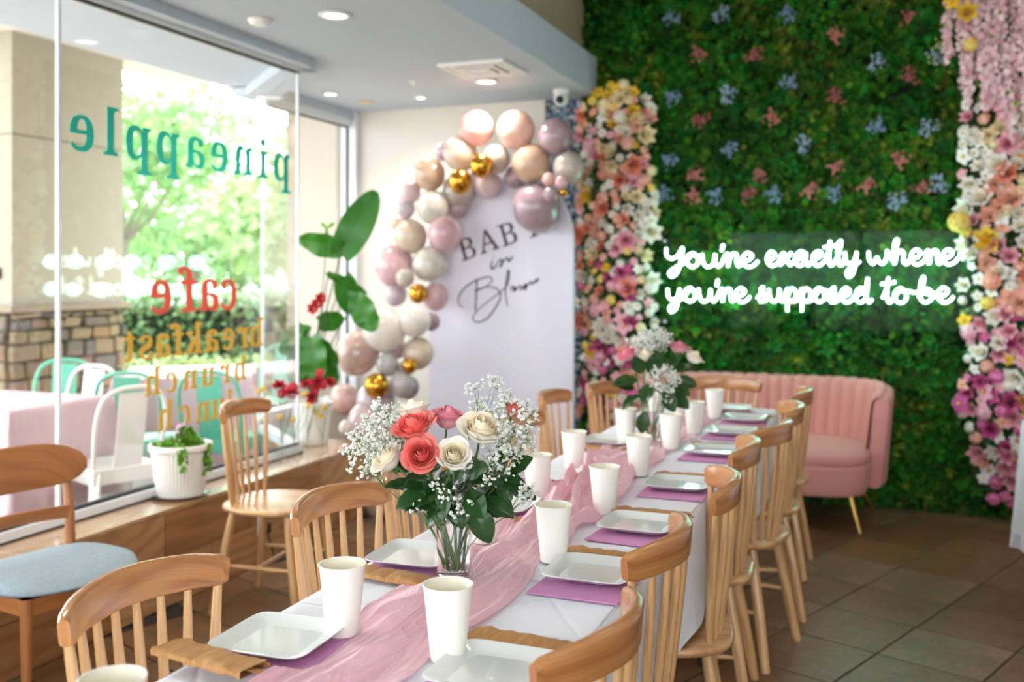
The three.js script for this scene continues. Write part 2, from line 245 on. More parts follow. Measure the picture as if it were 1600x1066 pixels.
// ---------- ceiling fittings ----------
function downlight(x, y, z, r, label, I = DOWN) {
  const t = thing('downlight', label, 'light', [x, y, z], 0, 'recessed downlights');
  part('trim_ring', lathe([[r, 0.0], [r * 1.32, -0.001], [r * 1.34, -0.006], [r * 1.28, -0.01], [r * 1.02, -0.012], [r, -0.004], [r, 0]], 32), MT.white, t);
  part('lens', lathe([[0.0005, -0.008], [r * 0.98, -0.008], [r * 0.98, -0.003]], 32), MT.lamp, t);
  const l = new THREE.SpotLight(0xfff4e6, I, 0, 1.15, 0.6); l.position.set(x, y - 0.03, z); l.target.position.set(x, 0, z); l.castShadow = true; l.shadow.radius = 4; scene.add(l, l.target);
}
downlight(-2.374, 2.61, -3.973, 0.055, 'round recessed downlight above the window chair, largest on the low ceiling');
downlight(-2.325, 2.61, -5.686, 0.055, 'round recessed downlight just in front of the square air vent');
downlight(-2.95, 2.61, -6.05, 0.032, 'small recessed downlight close to the white back wall', 3);
downlight(-3.45, 2.61, -5.72, 0.04, 'dim recessed downlight over the far window corner', 2);
downlight(-2.374, 2.61, -1.9, 0.055, 'round recessed downlight on the low ceiling behind the viewer');
{
  const v = thing('air_vent', 'square white ceiling air vent with stepped louvres', 'vent', [-2.2, 2.61, -5.33]);
  const ring = (o, i, y, h) => merge(box(o * 2, h, o - i, 0, y, (o + i) / 2), box(o * 2, h, o - i, 0, y, -(o + i) / 2), box(o - i, h, i * 2, (o + i) / 2, y, 0), box(o - i, h, i * 2, -(o + i) / 2, y, 0));
  part('frame', ring(0.2, 0.17, -0.008, 0.016), MT.white, v);
  part('backing', box(0.34, 0.004, 0.34, 0, -0.002, 0), std(0x6a6a66, 0.9), v);
  for (const [o, y] of [[0.16, -0.012], [0.115, -0.018], [0.07, -0.024]]) part('louvre', ring(o, o - 0.03, y, 0.006), MT.white, v);
  part('core', rbox(0.07, 0.006, 0.07, 0.002, 0, -0.026, 0), MT.white, v);
}
single('smoke_detector', lathe([[0.0005, -0.03], [0.03, -0.03], [0.045, -0.022], [0.055, -0.004], [0.055, 0], [0.0005, 0]], 24), MT.white, 'small white round smoke detector near the window beam', 'detector', [-2.751, 2.61, -3.93]);
single('sprinkler', lathe([[0.0005, -0.028], [0.012, -0.028], [0.012, -0.02], [0.006, -0.012], [0.03, -0.004], [0.034, 0], [0.0005, 0]], 16), MT.white, 'small white fire sprinkler on the low ceiling', 'sprinkler', [-2.751, 2.61, -5.546]);
single('ceiling_plate', lathe([[0.0005, -0.012], [0.04, -0.012], [0.06, -0.006], [0.066, 0], [0.0005, 0]], 24), std(0xd8c8a0, 0.6), 'yellowed round plate on the ceiling in the window corner', 'plate', [-3.4, 2.61, -6.1]);
{
  const c = thing('security_camera', 'small white dome security camera with a black lens under the ceiling edge', 'camera', [-1.99, 2.61, -6.15]);
  part('mount', lathe([[0.0005, -0.03], [0.05, -0.03], [0.055, -0.005], [0.055, 0], [0.0005, 0]], 24), MT.white, c);
  const h = part('housing', T(new THREE.SphereGeometry(0.048, 24, 16), 0, -0.06, 0.005, 0, 0, 0, [1, 1.05, 1.1]), MT.white, c);
  part('lens', lathe([[0.0005, 0.012], [0.02, 0.012], [0.026, 0.004], [0.026, -0.01]], 20).rotateX(Math.PI / 2 + 0.3).translate(0.005, -0.07, 0.048), MT.black, h);
}
{ // LED panels in the high ceiling of the main room, above the frame
  let k = 0; const where = ['over the aisle by the leafy wall', 'over the aisle by the sofa', 'over the far end of the long table', 'over the middle of the long table', 'over the aisle beside the viewer', 'over the near end of the long table'];
  for (const [x, z] of [[1.6, -4.6], [3.2, -3.4], [-0.5, -4.4], [-0.5, -2.2], [1.6, -1.2], [-0.5, 0.2]]) {
    const t = thing('ceiling_panel_light', 'square flat panel light ' + where[k++], 'light', [x, 3.6, z], 0, 'panel lights in the high ceiling');
    part('frame', merge(box(0.66, 0.02, 0.03, 0, -0.01, 0.315), box(0.66, 0.02, 0.03, 0, -0.01, -0.315), box(0.03, 0.02, 0.6, 0.315, -0.01, 0), box(0.03, 0.02, 0.6, -0.315, -0.01, 0)), MT.white, t);
    part('diffuser', box(0.6, 0.006, 0.6, 0, -0.006, 0), new THREE.MeshStandardMaterial({ color: 0xffffff, emissive: 0xffffff, emissiveIntensity: 1.5 }), t);
    const l = new THREE.RectAreaLight(0xfff7f0, PANEL, 0.6, 0.6); l.position.set(x, 3.585, z); l.lookAt(x, 0, z); scene.add(l);
  }
}
// ---------- dining table ----------
const TX = -0.828, TW = 0.3075, TZ0 = -0.62, TZ1 = -5.06;
{
  const t = thing('dining_table', 'long narrow dining table under the white cloth', 'table', [TX, 0, (TZ0 + TZ1) / 2]), hl = (TZ0 - TZ1) / 2;
  part('tabletop', rbox(TW * 2 - 0.01, 0.028, hl * 2 - 0.01, 0.006, 0, 0.728, 0, 'z'), MT.wood, t);
  for (const z of [-hl + 0.15, -hl * 0.36, hl * 0.36, hl - 0.15]) for (const x of [-0.2, 0.2]) part('leg', rbox(0.05, 0.715, 0.05, 0.006, x, 0.3575, z), MT.black, t);
  const cz = (TZ0 + TZ1) / 2, D = 0.292, a = TW, b = hl;
  const crease = tex(512, 512, (u, v) => { let h = 0.5 + 0.22 * (fbm(u * 9, v * 9, 4) - 0.5); const ln = (d, w) => Math.exp(-(d * d) / (w * w)); h += 0.32 * ln(u - 0.5, 0.006) - 0.28 * ln(v - 0.25, 0.006) + 0.3 * ln(v - 0.75, 0.006); h += 0.1 * ln(u + v * 0.6 - 0.7 + 0.1 * fbm(u * 3, v * 3, 2), 0.012) - 0.1 * ln(u - v * 0.8 + 0.2, 0.012); return h; }, false, [1 / 0.62, 1 / 0.62]);
  const cl = MT.linen.clone(); cl.bumpMap = crease; cl.bumpScale = 0.011;
  const g = grid(72, 260, (u, v) => {
    const X = (u * 2 - 1) * (a + D), Z = (v * 2 - 1) * (b + D), ex = Math.max(Math.abs(X) - a, 0), ez = Math.max(Math.abs(Z) - b, 0), d = Math.min(Math.hypot(ex, ez), D + 0.05);
    const soft = 0.012 * (1 - Math.exp(-d / 0.012)), out = soft + (d / D) * 0.012 + (d / D) ** 2 * 0.014 * (0.4 + Math.sin(Z * 9 + Math.sin(Z * 3.1) * 2) * 0.6), e = d > 0 ? 1 / Math.hypot(ex, ez) : 0;
    return [Math.sign(X) * Math.min(Math.abs(X), a) + Math.sign(X) * ex * e * out, 0.7505 - Math.max(0, d - 0.006) + (d === 0 ? 0.0012 * (fbm(X * 7 + 9, Z * 7, 3) - 0.5) * 2 : 0), Math.sign(Z) * Math.min(Math.abs(Z), b) + Math.sign(Z) * ez * e * out, X, Z];
  });
  single('tablecloth', g, cl, 'white folded-creased cloth draped over the long dining table', 'tablecloth', [TX, 0, cz]);
}
// cup positions: [x, z, label]
const CUPS = [
  [-0.719, -1.582, 'white paper cup in front of the near rose vase on the pink runner'], [-0.734, -2.209, 'white paper cup just right of the near rose vase'], [-0.745, -2.696, 'white paper cup standing in the bunched pink gauze, second behind the near vase'],
  [-0.779, -3.241, 'white paper cup in front of the far vase, beside the gauze bunch'], [-0.782, -3.774, 'white paper cup just right of the far rose vase'], [-0.763, -4.166, 'white paper cup behind and right of the far vase'], [-0.755, -4.634, 'white paper cup farthest along the aisle side, in front of the end chair'],
  [-0.973, -1.057, 'white paper cup cut off by the lower edge, beside the crumpled kraft sleeve'], [-0.954, -1.624, 'white paper cup next to the near left white plate'], [-0.947, -2.303, 'white paper cup half hidden behind the near glass vase'],
  [-0.98, -2.798, 'white paper cup right of the rose leaves on the window side'], [-1.005, -3.246, 'white paper cup between the two bouquets on the window side'], [-0.981, -3.866, 'white paper cup just left of the far rose vase'], [-0.985, -4.42, 'white paper cup hidden behind the far bouquet'], [-0.94, -4.73, 'white paper cup at the far table end peeping out beside the far bouquet leaves'],
];
const VASES = [[-0.905, -2.02], [-0.886, -3.9]];
{
  const holes = [...CUPS, ...VASES].map(([x, z]) => [x, z, 0.042, 0.058]); for (const z of [-1.53, -2.09, -2.63, -3.07, -3.78, -4.45]) holes.push([-1.03, z, 0.118, 0.03]); for (const z of [-1.535, -2.12, -2.56, -3.09, -3.71, -4.19, -4.58]) holes.push([-0.612, z, 0.118, 0.03]);
  const L = 4.25, z0 = -0.72;
  const runner = grid(110, 560, (u, v) => {
    const z = z0 - v * L, zz = -z, bunch = Math.exp(-(((zz - 3.0) / 0.5) ** 2)), near = Math.exp(-(((zz - 1.5) / 0.9) ** 2));
    const xc = -0.862 + 0.028 * Math.sin(zz * 1.3 + 0.5) + 0.015 * Math.sin(zz * 3.1), w = 0.122 + 0.02 * Math.sin(zz * 2.1 + 1) + 0.012 * near - 0.01 * bunch;
    const e = u * 2 - 1, edge = 0.012 * Math.sin(zz * 17 + Math.sin(zz * 5) * 2) + 0.01 * Math.sin(zz * 7 + 2);
    let x = xc + w * e + edge * Math.abs(e) + 0.014 * Math.sin(zz * 6 + u * 9);
    const ph = e * 9 + 2.6 * Math.sin(zz * 1.7 + u * 1.4) + 1.3 * Math.sin(zz * 4.1 + u * 4), rdg = (p) => 1 - Math.abs(Math.sin(p)) ** 0.7;
    let amp = 0.012 + 0.006 * near + 0.026 * bunch, y = amp * (0.5 + 0.5 * Math.sin(ph)) ** 1.6 + 0.7 * amp * rdg(ph * 0.8 + zz * 2.2 + fbm(x * 9, zz * 3, 2) * 4) + 0.35 * amp * rdg(ph * 1.9 - zz * 3 + fbm(x * 12, zz * 5, 2) * 5) + bunch * 0.035 * fbm(x * 22, zz * 22, 3) + 0.004 * fbm(x * 30, zz * 14, 2);
    let k = 1; for (const [hx, hz, r0, r1] of holes) { const d = Math.hypot(x - hx, z - hz); if (d < r0 + r1) k = Math.min(k, Math.max(0, (d - r0) / r1)); }
    y *= k * (1 - 0.5 * Math.abs(e) ** 6);
    return [x, 0.7545 + y, z, u * 0.4, v * L];
  });
  single('table_runner', runner, MT.chiffon, 'pink gauze runner gathered in soft folds along the middle of the table', 'runner');
}
{
  const cup = thing('paper_cup', '', 'cup', [0, 0, 0], 0, 'white paper cups on the long table');
  part('wall', lathe([[0.0285, 0.004], [0.029, 0], [0.03, 0.001], [0.0425, 0.127], [0.0432, 0.1285]], 36), MT.paper, cup);
  part('rim', new THREE.TorusGeometry(0.0432, 0.0019, 8, 40).rotateX(Math.PI / 2).translate(0, 0.1295, 0), MT.paper, cup);
  part('inside', lathe([[0.0418, 0.128], [0.0292, 0.008], [0.0005, 0.008]], 36), MT.cupIn, cup);
  part('seam', sweep([[0, 0.002, 0.0301], [0, 0.127, 0.0428]], () => rrect(0.006, 0.0006, 0.0002, 1), V(0, 0, 1)), MT.paper, cup);
  CUPS.forEach(([x, z, l], i) => { if (i) copyOf(cup, [x, 0.756, z], rr(0, 6.2), l); else { cup.position.set(x, 0.756, z); cup.rotation.y = 2.2; cup.userData.label = l; } });
}
// settings: [x, z, side(+1 aisle), label word]
{
  const pl = (t) => { const q = superell(0.0975, 0.0975, 7)(t); return q; };
  const plate = thing('square_plate', '', 'plate', [0, 0, 0], 0, 'square white plates');
  part('well', dish(pl, [[0.001, 0.0045], [0.66, 0.0045]], 64), MT.porcelain, plate);
  part('rim', dish(pl, [[0.66, 0.0045], [0.72, 0.0065], [0.8, 0.009], [0.99, 0.0175], [1, 0.0178], [1.003, 0.0165], [0.99, 0.0148], [0.72, 0.002], [0.62, 0], [0.001, 0.0005]], 64), MT.porcelain, plate);
  const nap = thing('paper_napkin', '', 'napkin', [0, 0, 0], 0, 'pink paper napkins');
  part('sheet', rbox(0.2, 0.0022, 0.2, 0.001), MT.napkin, nap); part('fold', T(rbox(0.199, 0.0016, 0.1, 0.0007), 0, 0.0018, 0.05), MT.napkin, nap);
  const sleeve = thing('kraft_sleeve', '', 'sleeve', [0, 0, 0], 0, 'kraft paper cutlery sleeves');
  const sh = (w, h, l, cr, sd) => { const g = grid(22, 30, (u, v) => { const a = u * 2 * Math.PI, c = Math.cos(a), s = Math.sin(a), X = Math.sign(c) * Math.abs(c) ** 0.35 * w, Y = Math.sign(s) * Math.abs(s) ** 0.8 * h * (0.75 + 0.5 * fbm(v * 6 + sd, u * 3, 2)), k = cr * (fbm(u * 7 + sd, v * 9, 3) - 0.5), tw = 0.16 * (v - 0.5); const z = (v - 0.5) * l + 0.006 * (fbm(u * 9 + sd, 3, 2) - 0.5) * (v > 0.97 ? 3 : 1); return [X * (1 + k * 0.12) * Math.cos(tw) - Y * Math.sin(tw), h + Y + k * h * 1.6, z, X, z]; }, true); return toCreasedNormals(g, 0.35); };
  part('sleeve', sh(0.034, 0.0075, 0.205, 0.7, 3), MT.kraft, sleeve); const fk = part('fork', merge(T(rbox(0.012, 0.003, 0.1, 0.001), 0, 0.006, 0.07)), MT.kraft, sleeve); fk.name = 'folded_end';
  const R = [-1.535, -2.12, -2.56, -3.09, -3.71, -4.19, -4.58], Ls = [-1.53, -2.09, -2.63, -3.07, -3.78, -4.45];
  const sidesR = R.map((z, i) => ({ x: -0.612, z, side: 1, w: i === 0 ? 'nearest on the aisle side, behind a chair rail' : `${ORD[i]} from the near end along the aisle side` })), sidesL = Ls.map((z, i) => ({ x: -1.03, z, side: -1, w: i === 0 ? 'nearest on the window side, beside the first cup' : `${ORD[i]} from the near end along the window side` }));
  let fp = true, fn = true, fk2 = true; const put = (o, first, pos, ry, label) => { if (first) { o.position.set(...pos); o.rotation.y = ry; o.userData.label = label; } else copyOf(o, pos, ry, label); };
  for (const s of [...sidesR, ...sidesL, { x: -0.72, z: -4.9, side: 0, w: 'at the far head of the table' }]) {
    const ry = rr(-0.05, 0.05);
    put(plate, fp, [s.x, 0.7605, s.z], ry, 'square white plate ' + s.w); fp = false;
    put(nap, fn, [s.x + (s.side > 0 ? 0.0 : 0.01), 0.7545, s.z + (s.side > 0 ? 0.055 : 0.02)], ry * 2 + (s.side ? 0 : 0.3), 'pink-purple paper napkin under the plate ' + s.w); fn = false;
    if (s.side) { const first = s === sidesL[0]; put(sleeve, fk2, first ? [-1.075, 0.772, -1.39] : [s.x + (s.side > 0 ? -0.005 : 0.02), 0.757, s.z - s.side * 0.145], Math.PI / 2 + rr(-0.12, 0.12) + (first ? -0.1 : 0), 'kraft sleeve by the plate ' + s.w); if (first) {} fk2 = false; }
  }
}
// ---------- spindle chairs ----------
function makeChair() {
  const t = thing('spindle_chair', '', 'chair', [0, 0, 0], 0, 'honey wood spindle chairs');
  const out = (a) => { const [x, z] = superell(0.208, 0.205, 2.9)(a); return [x * (1 + z * 0.25), z]; };
  part('seat', dish(out, [[0.001, 0.442], [0.3, 0.442], [0.6, 0.445], [0.85, 0.4495], [0.955, 0.4495], [0.99, 0.446], [1, 0.438], [0.985, 0.428], [0.93, 0.422], [0.001, 0.421]], 44), MT.wood, t);
  const bow = (x, y) => [x, y, -0.212 + 0.075 * (x / 0.2) ** 2];
  const rail = curve([[-0.2, 0.824], [-0.13, 0.832], [0, 0.836], [0.13, 0.832], [0.2, 0.824]].map(([x, y]) => bow(x, y)), 20);
  part('top_rail', toCreasedNormals(sweep(rail, (q) => { const e = Math.abs(q * 2 - 1), end = e > 0.94 ? 0.82 : 1; return rrect(0.025 * end, (0.074 - 0.016 * e * e) * end, 0.009, 3); }, V(0, 0.996, -0.08), true), 0.7), MT.woodRail, t);
  for (let i = 0; i < 8; i++) {
    const f = (i / 7) * 2 - 1, b = V(0.138 * f, 0.435, -0.165 + 0.035 * f * f), e = V(...bow(0.182 * f, 0.802)); e.z += 0.002;
    const r0 = i % 7 ? 0.0088 : 0.0102, pts = [0, 0.25, 0.5, 0.75, 1].map((k) => b.clone().lerp(e, k));
    part('spindle', tube(pts, (q) => r0 * (0.85 + 0.35 * Math.sin(Math.PI * Math.min(1, q * 1.05)) ** 0.7), 8), MT.wood, t);
  }
  const legs = [[0.15, 0.135, 0.185, 0.19], [-0.15, 0.135, -0.185, 0.19], [0.135, -0.125, 0.19, -0.195], [-0.135, -0.125, -0.19, -0.195]].map(([a, b, c, d]) => [V(a, 0.426, b), V(c, 0, d)]);
  for (const [a, b] of legs) part('leg', tube([0, 0.12, 0.3, 0.55, 0.8, 1].map((k) => a.clone().lerp(b, k)), (q) => 0.0125 + 0.0065 * Math.sin(Math.PI * (0.18 + q * 0.66)), 10), MT.wood, t);
  const at = (l, y) => l[0].clone().lerp(l[1], (0.426 - y) / 0.426), st = (a, b) => part('stretcher', tube([0, 0.25, 0.5, 0.75, 1].map((k) => a.clone().lerp(b, k)), (q) => 0.0065 + 0.004 * Math.sin(Math.PI * q), 8), MT.wood, t);
  st(at(legs[0], 0.2), at(legs[2], 0.2)); st(at(legs[1], 0.2), at(legs[3], 0.2)); st(at(legs[0], 0.2).lerp(at(legs[2], 0.2), 0.5), at(legs[1], 0.2).lerp(at(legs[3], 0.2), 0.5));
  return t;
}
{
  const ch = makeChair(), H = Math.PI / 2; let first = true;
  const put = (x, z, ry, label, group) => { if (first) { ch.position.set(x, 0, z); ch.rotation.y = ry; ch.userData.label = label; first = false; } else copyOf(ch, [x, 0, z], ry, label, group); };
  [[-0.61, -1.602, -0.1], [-0.634, -2.182, -0.04], [-0.603, -2.757, 0.2], [-0.623, -3.371, 0.08], [-0.565, -3.86, -0.2], [-0.56, -4.37, 0.2], [-0.565, -4.975, 0.0]].forEach(([x, z, d], i) => put(x, z, -H + d, ['honey wood spindle chair on the aisle side nearest the viewer, mostly its curved rail showing', 'second honey wood spindle chair on the aisle side, beside the pink napkin plate', 'third honey wood spindle chair on the aisle side, dark end grain on its curved rail', 'fourth honey wood spindle chair on the aisle side, its rail overlapping the turned chair', 'fifth honey wood spindle chair on the aisle side, turned to show all its spindles', 'sixth honey wood spindle chair on the aisle side, mostly behind the turned one', 'farthest honey wood spindle chair on the aisle side, in front of the pink sofa'][i]));
  [[-1.139, -1.481, -0.08], [-1.165, -2.214, -0.08], [-1.15, -2.63, 0.0], [-1.2, -3.7, 0.0], [-1.319, -4.45, 0.0], [-1.204, -4.86, -0.08]].forEach(([x, z, d], i) => put(x, z, H + d, ['honey wood spindle chair on the window side nearest the viewer, beside the kraft sleeve', 'honey wood spindle chair on the window side left of the near bouquet', 'honey wood spindle chair on the window side right behind the near bouquet leaves', 'honey wood spindle chair on the window side just right of the near bouquet', 'honey wood spindle chair on the window side in front of the banner edge', 'honey wood spindle chair on the window side in front of the mosaic strip'][i]));
  put(-0.831, -5.2, 0.0, 'honey wood spindle chair at the far head of the table, against the sofa');
  put(-2.47, -3.65, H + 0.1, 'lone honey wood spindle chair standing apart by the window sill');
}
// ---------- chair with a padded seat ----------
{
  const t = thing('padded_chair', 'brown oak chair with a wide curved back and a blue-grey padded seat by the window', 'chair', [-2.61, 0, -2.56], 1.38);
  part('seat', dish(superell(0.25, 0.24, 2.8), [[0.001, 0.466], [0.4, 0.466], [0.7, 0.463], [0.9, 0.455], [0.97, 0.447], [1, 0.438], [0.985, 0.43], [0.9, 0.424], [0.001, 0.423]], 44, (x, z, y) => (y > 0.439 ? 0.018 * Math.abs(x / 0.23) ** 2 - 0.006 + (z > 0.12 ? -0.08 * (z - 0.12) : 0) : 0)), MT.greyFabric, t);
  const back = curve([[-0.25, 0.735, -0.17], [-0.14, 0.74, -0.225], [0, 0.742, -0.245], [0.14, 0.74, -0.225], [0.25, 0.735, -0.17]], 24);
  part('backrest', toCreasedNormals(sweep(back, (q) => { const e = Math.abs(q * 2 - 1); return rrect(0.018, 0.16 * Math.sqrt(Math.max(0.02, 1 - (e * 0.985) ** 3.2)), 0.007, 2); }, V(0, 0.99, -0.12), true), 0.8), MT.oak, t);
  for (const s of [-1, 1]) {
    part('leg', tube([[s * 0.2, 0.72, -0.222], [s * 0.198, 0.58, -0.196], [s * 0.195, 0.44, -0.185], [s * 0.2, 0.2, -0.2], [s * 0.215, 0, -0.235]].map((p) => p), (q) => 0.0135 + 0.005 * Math.sin(Math.PI * q), 10), MT.oak, t);
    part('leg', tube([[s * 0.2, 0.425, 0.17], [s * 0.205, 0.2, 0.18], [s * 0.215, 0, 0.2]], (q) => 0.0185 - 0.006 * q, 10), MT.oak, t);
    part('side_apron', T(rbox(0.02, 0.055, 0.36, 0.005, 0, 0, 0, 'z'), s * 0.198, 0.394, -0.005), MT.oak, t);
  }
  part('cross_rail', sweep(curve([[-0.197, 0.57, -0.188], [0, 0.576, -0.21], [0.197, 0.57, -0.188]], 10), () => rrect(0.014, 0.045, 0.005, 2), V(0, 1, 0), true), MT.oak, t);
  part('front_apron', rbox(0.38, 0.055, 0.02, 0.005, 0, 0.394, 0.172, 'x'), MT.oak, t); part('rear_apron', rbox(0.38, 0.055, 0.02, 0.005, 0, 0.394, -0.182, 'x'), MT.oak, t);
}
// ---------- pink sofa ----------
{
  const t = thing('loveseat', 'dusty pink velvet loveseat with channelled back and tapered brass legs', 'sofa', [-0.7, 0, -6.02], 0);
  const path = [[0.635, 0.06], [0.655, -0.02], [0.66, -0.12], [0.64, -0.23], [0.575, -0.315], [0.46, -0.36], [0.3, -0.375], [0.15, -0.38], [0, -0.38], [-0.15, -0.38], [-0.3, -0.375], [-0.46, -0.36], [-0.575, -0.315], [-0.64, -0.23], [-0.66, -0.12], [-0.655, -0.02], [-0.635, 0.06]];
  const cv = new THREE.CatmullRomCurve3(path.map(([x, z]) => V(x, 0, z)), false, 'centripetal'), N = 26, S = 6, pts = cv.getSpacedPoints(N * S), front = (q) => Math.min(1, Math.min(q, 1 - q) / 0.1);
  const top = (q) => 0.79 - 0.05 * (1 - front(q)) ** 1.6 - 0.012 * Math.abs(q * 2 - 1) ** 2;
  // outer shell
  part('shell', toCreasedNormals(sweep(pts, (u) => { const h = top(u) - 0.012 - 0.21; return rrect(0.085, h, 0.036, 3).map(([a, b]) => [-a - 0.02 + 0.045 * (b / h + 0.5), b + 0.21 + h / 2]); }, V(0, 1, 0), true), 0.8), MT.velvet, t);
  for (let c = 0; c < N; c++) {
    const g = grid(S, 14, (u, v) => {
      const q = (c + u) / N, p = cv.getPointAt(Math.min(1, q)), n = V(p.x * 0.6, 0, p.z + 0.05).normalize(), tp = top(q), puff = 0.014 * Math.sin(Math.PI * u) ** 0.7;
      let y, o; if (v < 0.72) { y = 0.36 + (tp - 0.03 - 0.36) * (v / 0.72); o = -0.075 + 0.055 * (y - 0.36) / 0.42 - puff; } else { const a = ((v - 0.72) / 0.28) * Math.PI; y = tp - 0.03 + (0.03 + puff * 0.5) * Math.sin(a); o = -0.02 - puff * Math.max(0, Math.cos(a)) + 0.026 - 0.026 * Math.cos(a); }
      return [p.x + n.x * o, y, p.z + n.z * o, q * 2, y];
    });
    part('channel', g, (MT.velvet2 ??= Object.assign(MT.velvet.clone(), { side: THREE.DoubleSide })), t);
  }
  const foot = (a) => { const [x, z] = superell(0.6, 0.35, 4.5)(a); return [x, z + 0.02]; };
  part('seat_cushion', dish((a) => { const [x, z] = superell(0.605, 0.355, 4.5)(a); return [x * (1 - Math.max(0, z) * 0.06), z - 0.005 + (z > 0.3 ? 0.012 : 0)]; }, [[0.001, 0.452], [0.5, 0.45], [0.85, 0.44], [0.95, 0.43], [0.99, 0.415], [1.003, 0.395], [0.995, 0.375], [0.98, 0.37], [0.001, 0.37]], 60), MT.velvet, t);
  part('base', dish(foot, [[0.001, 0.37], [0.97, 0.37], [0.995, 0.365], [1, 0.35], [0.985, 0.24], [0.96, 0.205], [0.93, 0.2], [0.001, 0.2]], 60), MT.velvet, t);
  for (const [x, z, dx, dz] of [[0.49, 0.2, 0.06, 0.05], [-0.49, 0.2, -0.06, 0.05], [0.5, -0.24, 0.12, -0.08], [-0.5, -0.24, -0.12, -0.08]]) part('leg', tube([[x, 0.21, z], [x + dx * 0.5, 0.1, z + dz * 0.5], [x + dx, 0, z + dz]], (q) => 0.017 - 0.009 * q, 12), MT.brass, t);
}

// ---------- leafy wall ----------
const leafGeo = (L, W, bend = 0.15, fold = 0.2, nu = 2, nv = 4) => grid(nu, nv, (u, v) => { const e = u * 2 - 1, w = W * Math.sin(Math.PI * Math.min(1, v * 0.94 + 0.04)) ** 0.8; return [e * w, L * v * (1 - bend * v * 0.5), -bend * L * v * v + Math.abs(e) * w * fold, e * w, L * v]; });
const lean = (n, roll) => new THREE.Quaternion().setFromUnitVectors(V(0, 0, 1), n.clone().normalize()).multiply(new THREE.Quaternion().setFromAxisAngle(V(0, 0, 1), roll));
{
  const wall = thing('leafy_wall', 'tall wall of artificial green foliage dotted with blue and coral flower clusters', 'wall panel', [0, 0, -6.5]);
  part('backing_panel', box(3.9, 3.58, 0.02, 0.01, 1.79, 0.0), std(0x0d1a0c, 0.95), wall);
  const tuft = (n, L, W, sp) => merge(...Array.from({ length: n }, (_, k) => { const a = (k / n) * 6.283 + 0.4; return T(T(leafGeo(L, W, 0.3, 0.25, 2, 2), 0, 0, 0, sp, 0, 0), 0, 0, 0, 0, 0, a); }));
  const kinds = [[tuft(6, 0.026, 0.0095, 0.7), 17000, 1], [tuft(5, 0.055, 0.011, 0.75), 5200, 1], [tuft(5, 0.05, 0.018, 0.8), 3600, 1]];
  const mats = [0, 1, 2].map(() => phys(0xffffff, 0.65, { side: THREE.DoubleSide, specularIntensity: 0.45 }));
  kinds.forEach(([g, n], k) => {
    const L = []; let guard = 0;
    while (L.length < n && guard++ < n * 6) {
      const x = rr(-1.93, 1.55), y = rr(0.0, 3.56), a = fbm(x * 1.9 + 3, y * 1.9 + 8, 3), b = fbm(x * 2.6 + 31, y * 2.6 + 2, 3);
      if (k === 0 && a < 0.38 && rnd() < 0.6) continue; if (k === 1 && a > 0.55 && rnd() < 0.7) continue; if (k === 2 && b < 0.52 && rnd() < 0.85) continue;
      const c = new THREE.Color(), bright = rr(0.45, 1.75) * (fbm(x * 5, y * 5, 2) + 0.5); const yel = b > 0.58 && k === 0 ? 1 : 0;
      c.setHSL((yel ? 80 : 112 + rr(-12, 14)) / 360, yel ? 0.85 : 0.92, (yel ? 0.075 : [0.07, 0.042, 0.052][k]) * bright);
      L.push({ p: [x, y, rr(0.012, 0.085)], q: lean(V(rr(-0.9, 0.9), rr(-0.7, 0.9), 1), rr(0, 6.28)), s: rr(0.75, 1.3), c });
    }
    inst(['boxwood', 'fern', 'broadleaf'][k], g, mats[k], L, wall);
  });
  const cl = (c) => { const g = []; for (let k = 0; k < 26; k++) { const a = rr(0, 6.28), r = 0.062 * rnd(), f = [T(new THREE.CircleGeometry(0.011, 5), 0, 0, 0), T(new THREE.CircleGeometry(0.008, 5), 0.008, 0.004, 0.002, 0, 0.5, 0)]; g.push(T(merge(f), Math.cos(a) * r, Math.sin(a) * r * 1.05, rr(0, 0.03) + 0.03 * (1 - r / 0.06), rr(-0.7, 0.7), rr(-0.7, 0.7), rr(0, 6))); } return paint(merge(g), c); };
  const blue = [0x7390a8, 0x8aa4b8].map(cl), coral = [0xa8635c, 0xb67067, 0x985550].map(cl), fm = vert(0.8);
  for (const [x, y] of [[-1.32, 3.08], [-1, 3.07], [-0.6, 3.04], [0.26, 2.72], [-0.07, 2.69], [-0.58, 2.61], [-0.96, 2.56], [-1.32, 2.56], [0.22, 2.29], [-0.07, 2.31], [-0.49, 2.22], [-0.95, 2.2], [-1.34, 2.15], [-1.37, 1.93], [-1.04, 1.92], [-0.68, 1.92], [-0.32, 1.92], [0.04, 1.86], [0.27, 1.95]]) { const m = part('blue_blossom', pick(blue), fm, wall); m.position.set(x, y, 0.075); m.rotation.z = rr(0, 6); }
  for (const [x, y] of [[-0.3, 2.88], [-1.16, 2.83], [-0.8, 2.8], [0.11, 2.95], [0.11, 2.6], [-0.31, 2.5], [-1.13, 2.4], [-0.7, 2.4], [-1.16, 2.06], [-0.76, 2.05], [-0.31, 2.06], [0.07, 2.1], [-1.19, 1.92], [-0.84, 1.92], [-0.46, 1.92], [-0.13, 1.94], [0.18, 1.94]]) { const m = part('coral_blossom', pick(coral), fm, wall); m.position.set(x, y, 0.075); m.rotation.z = rr(0, 6); }
}
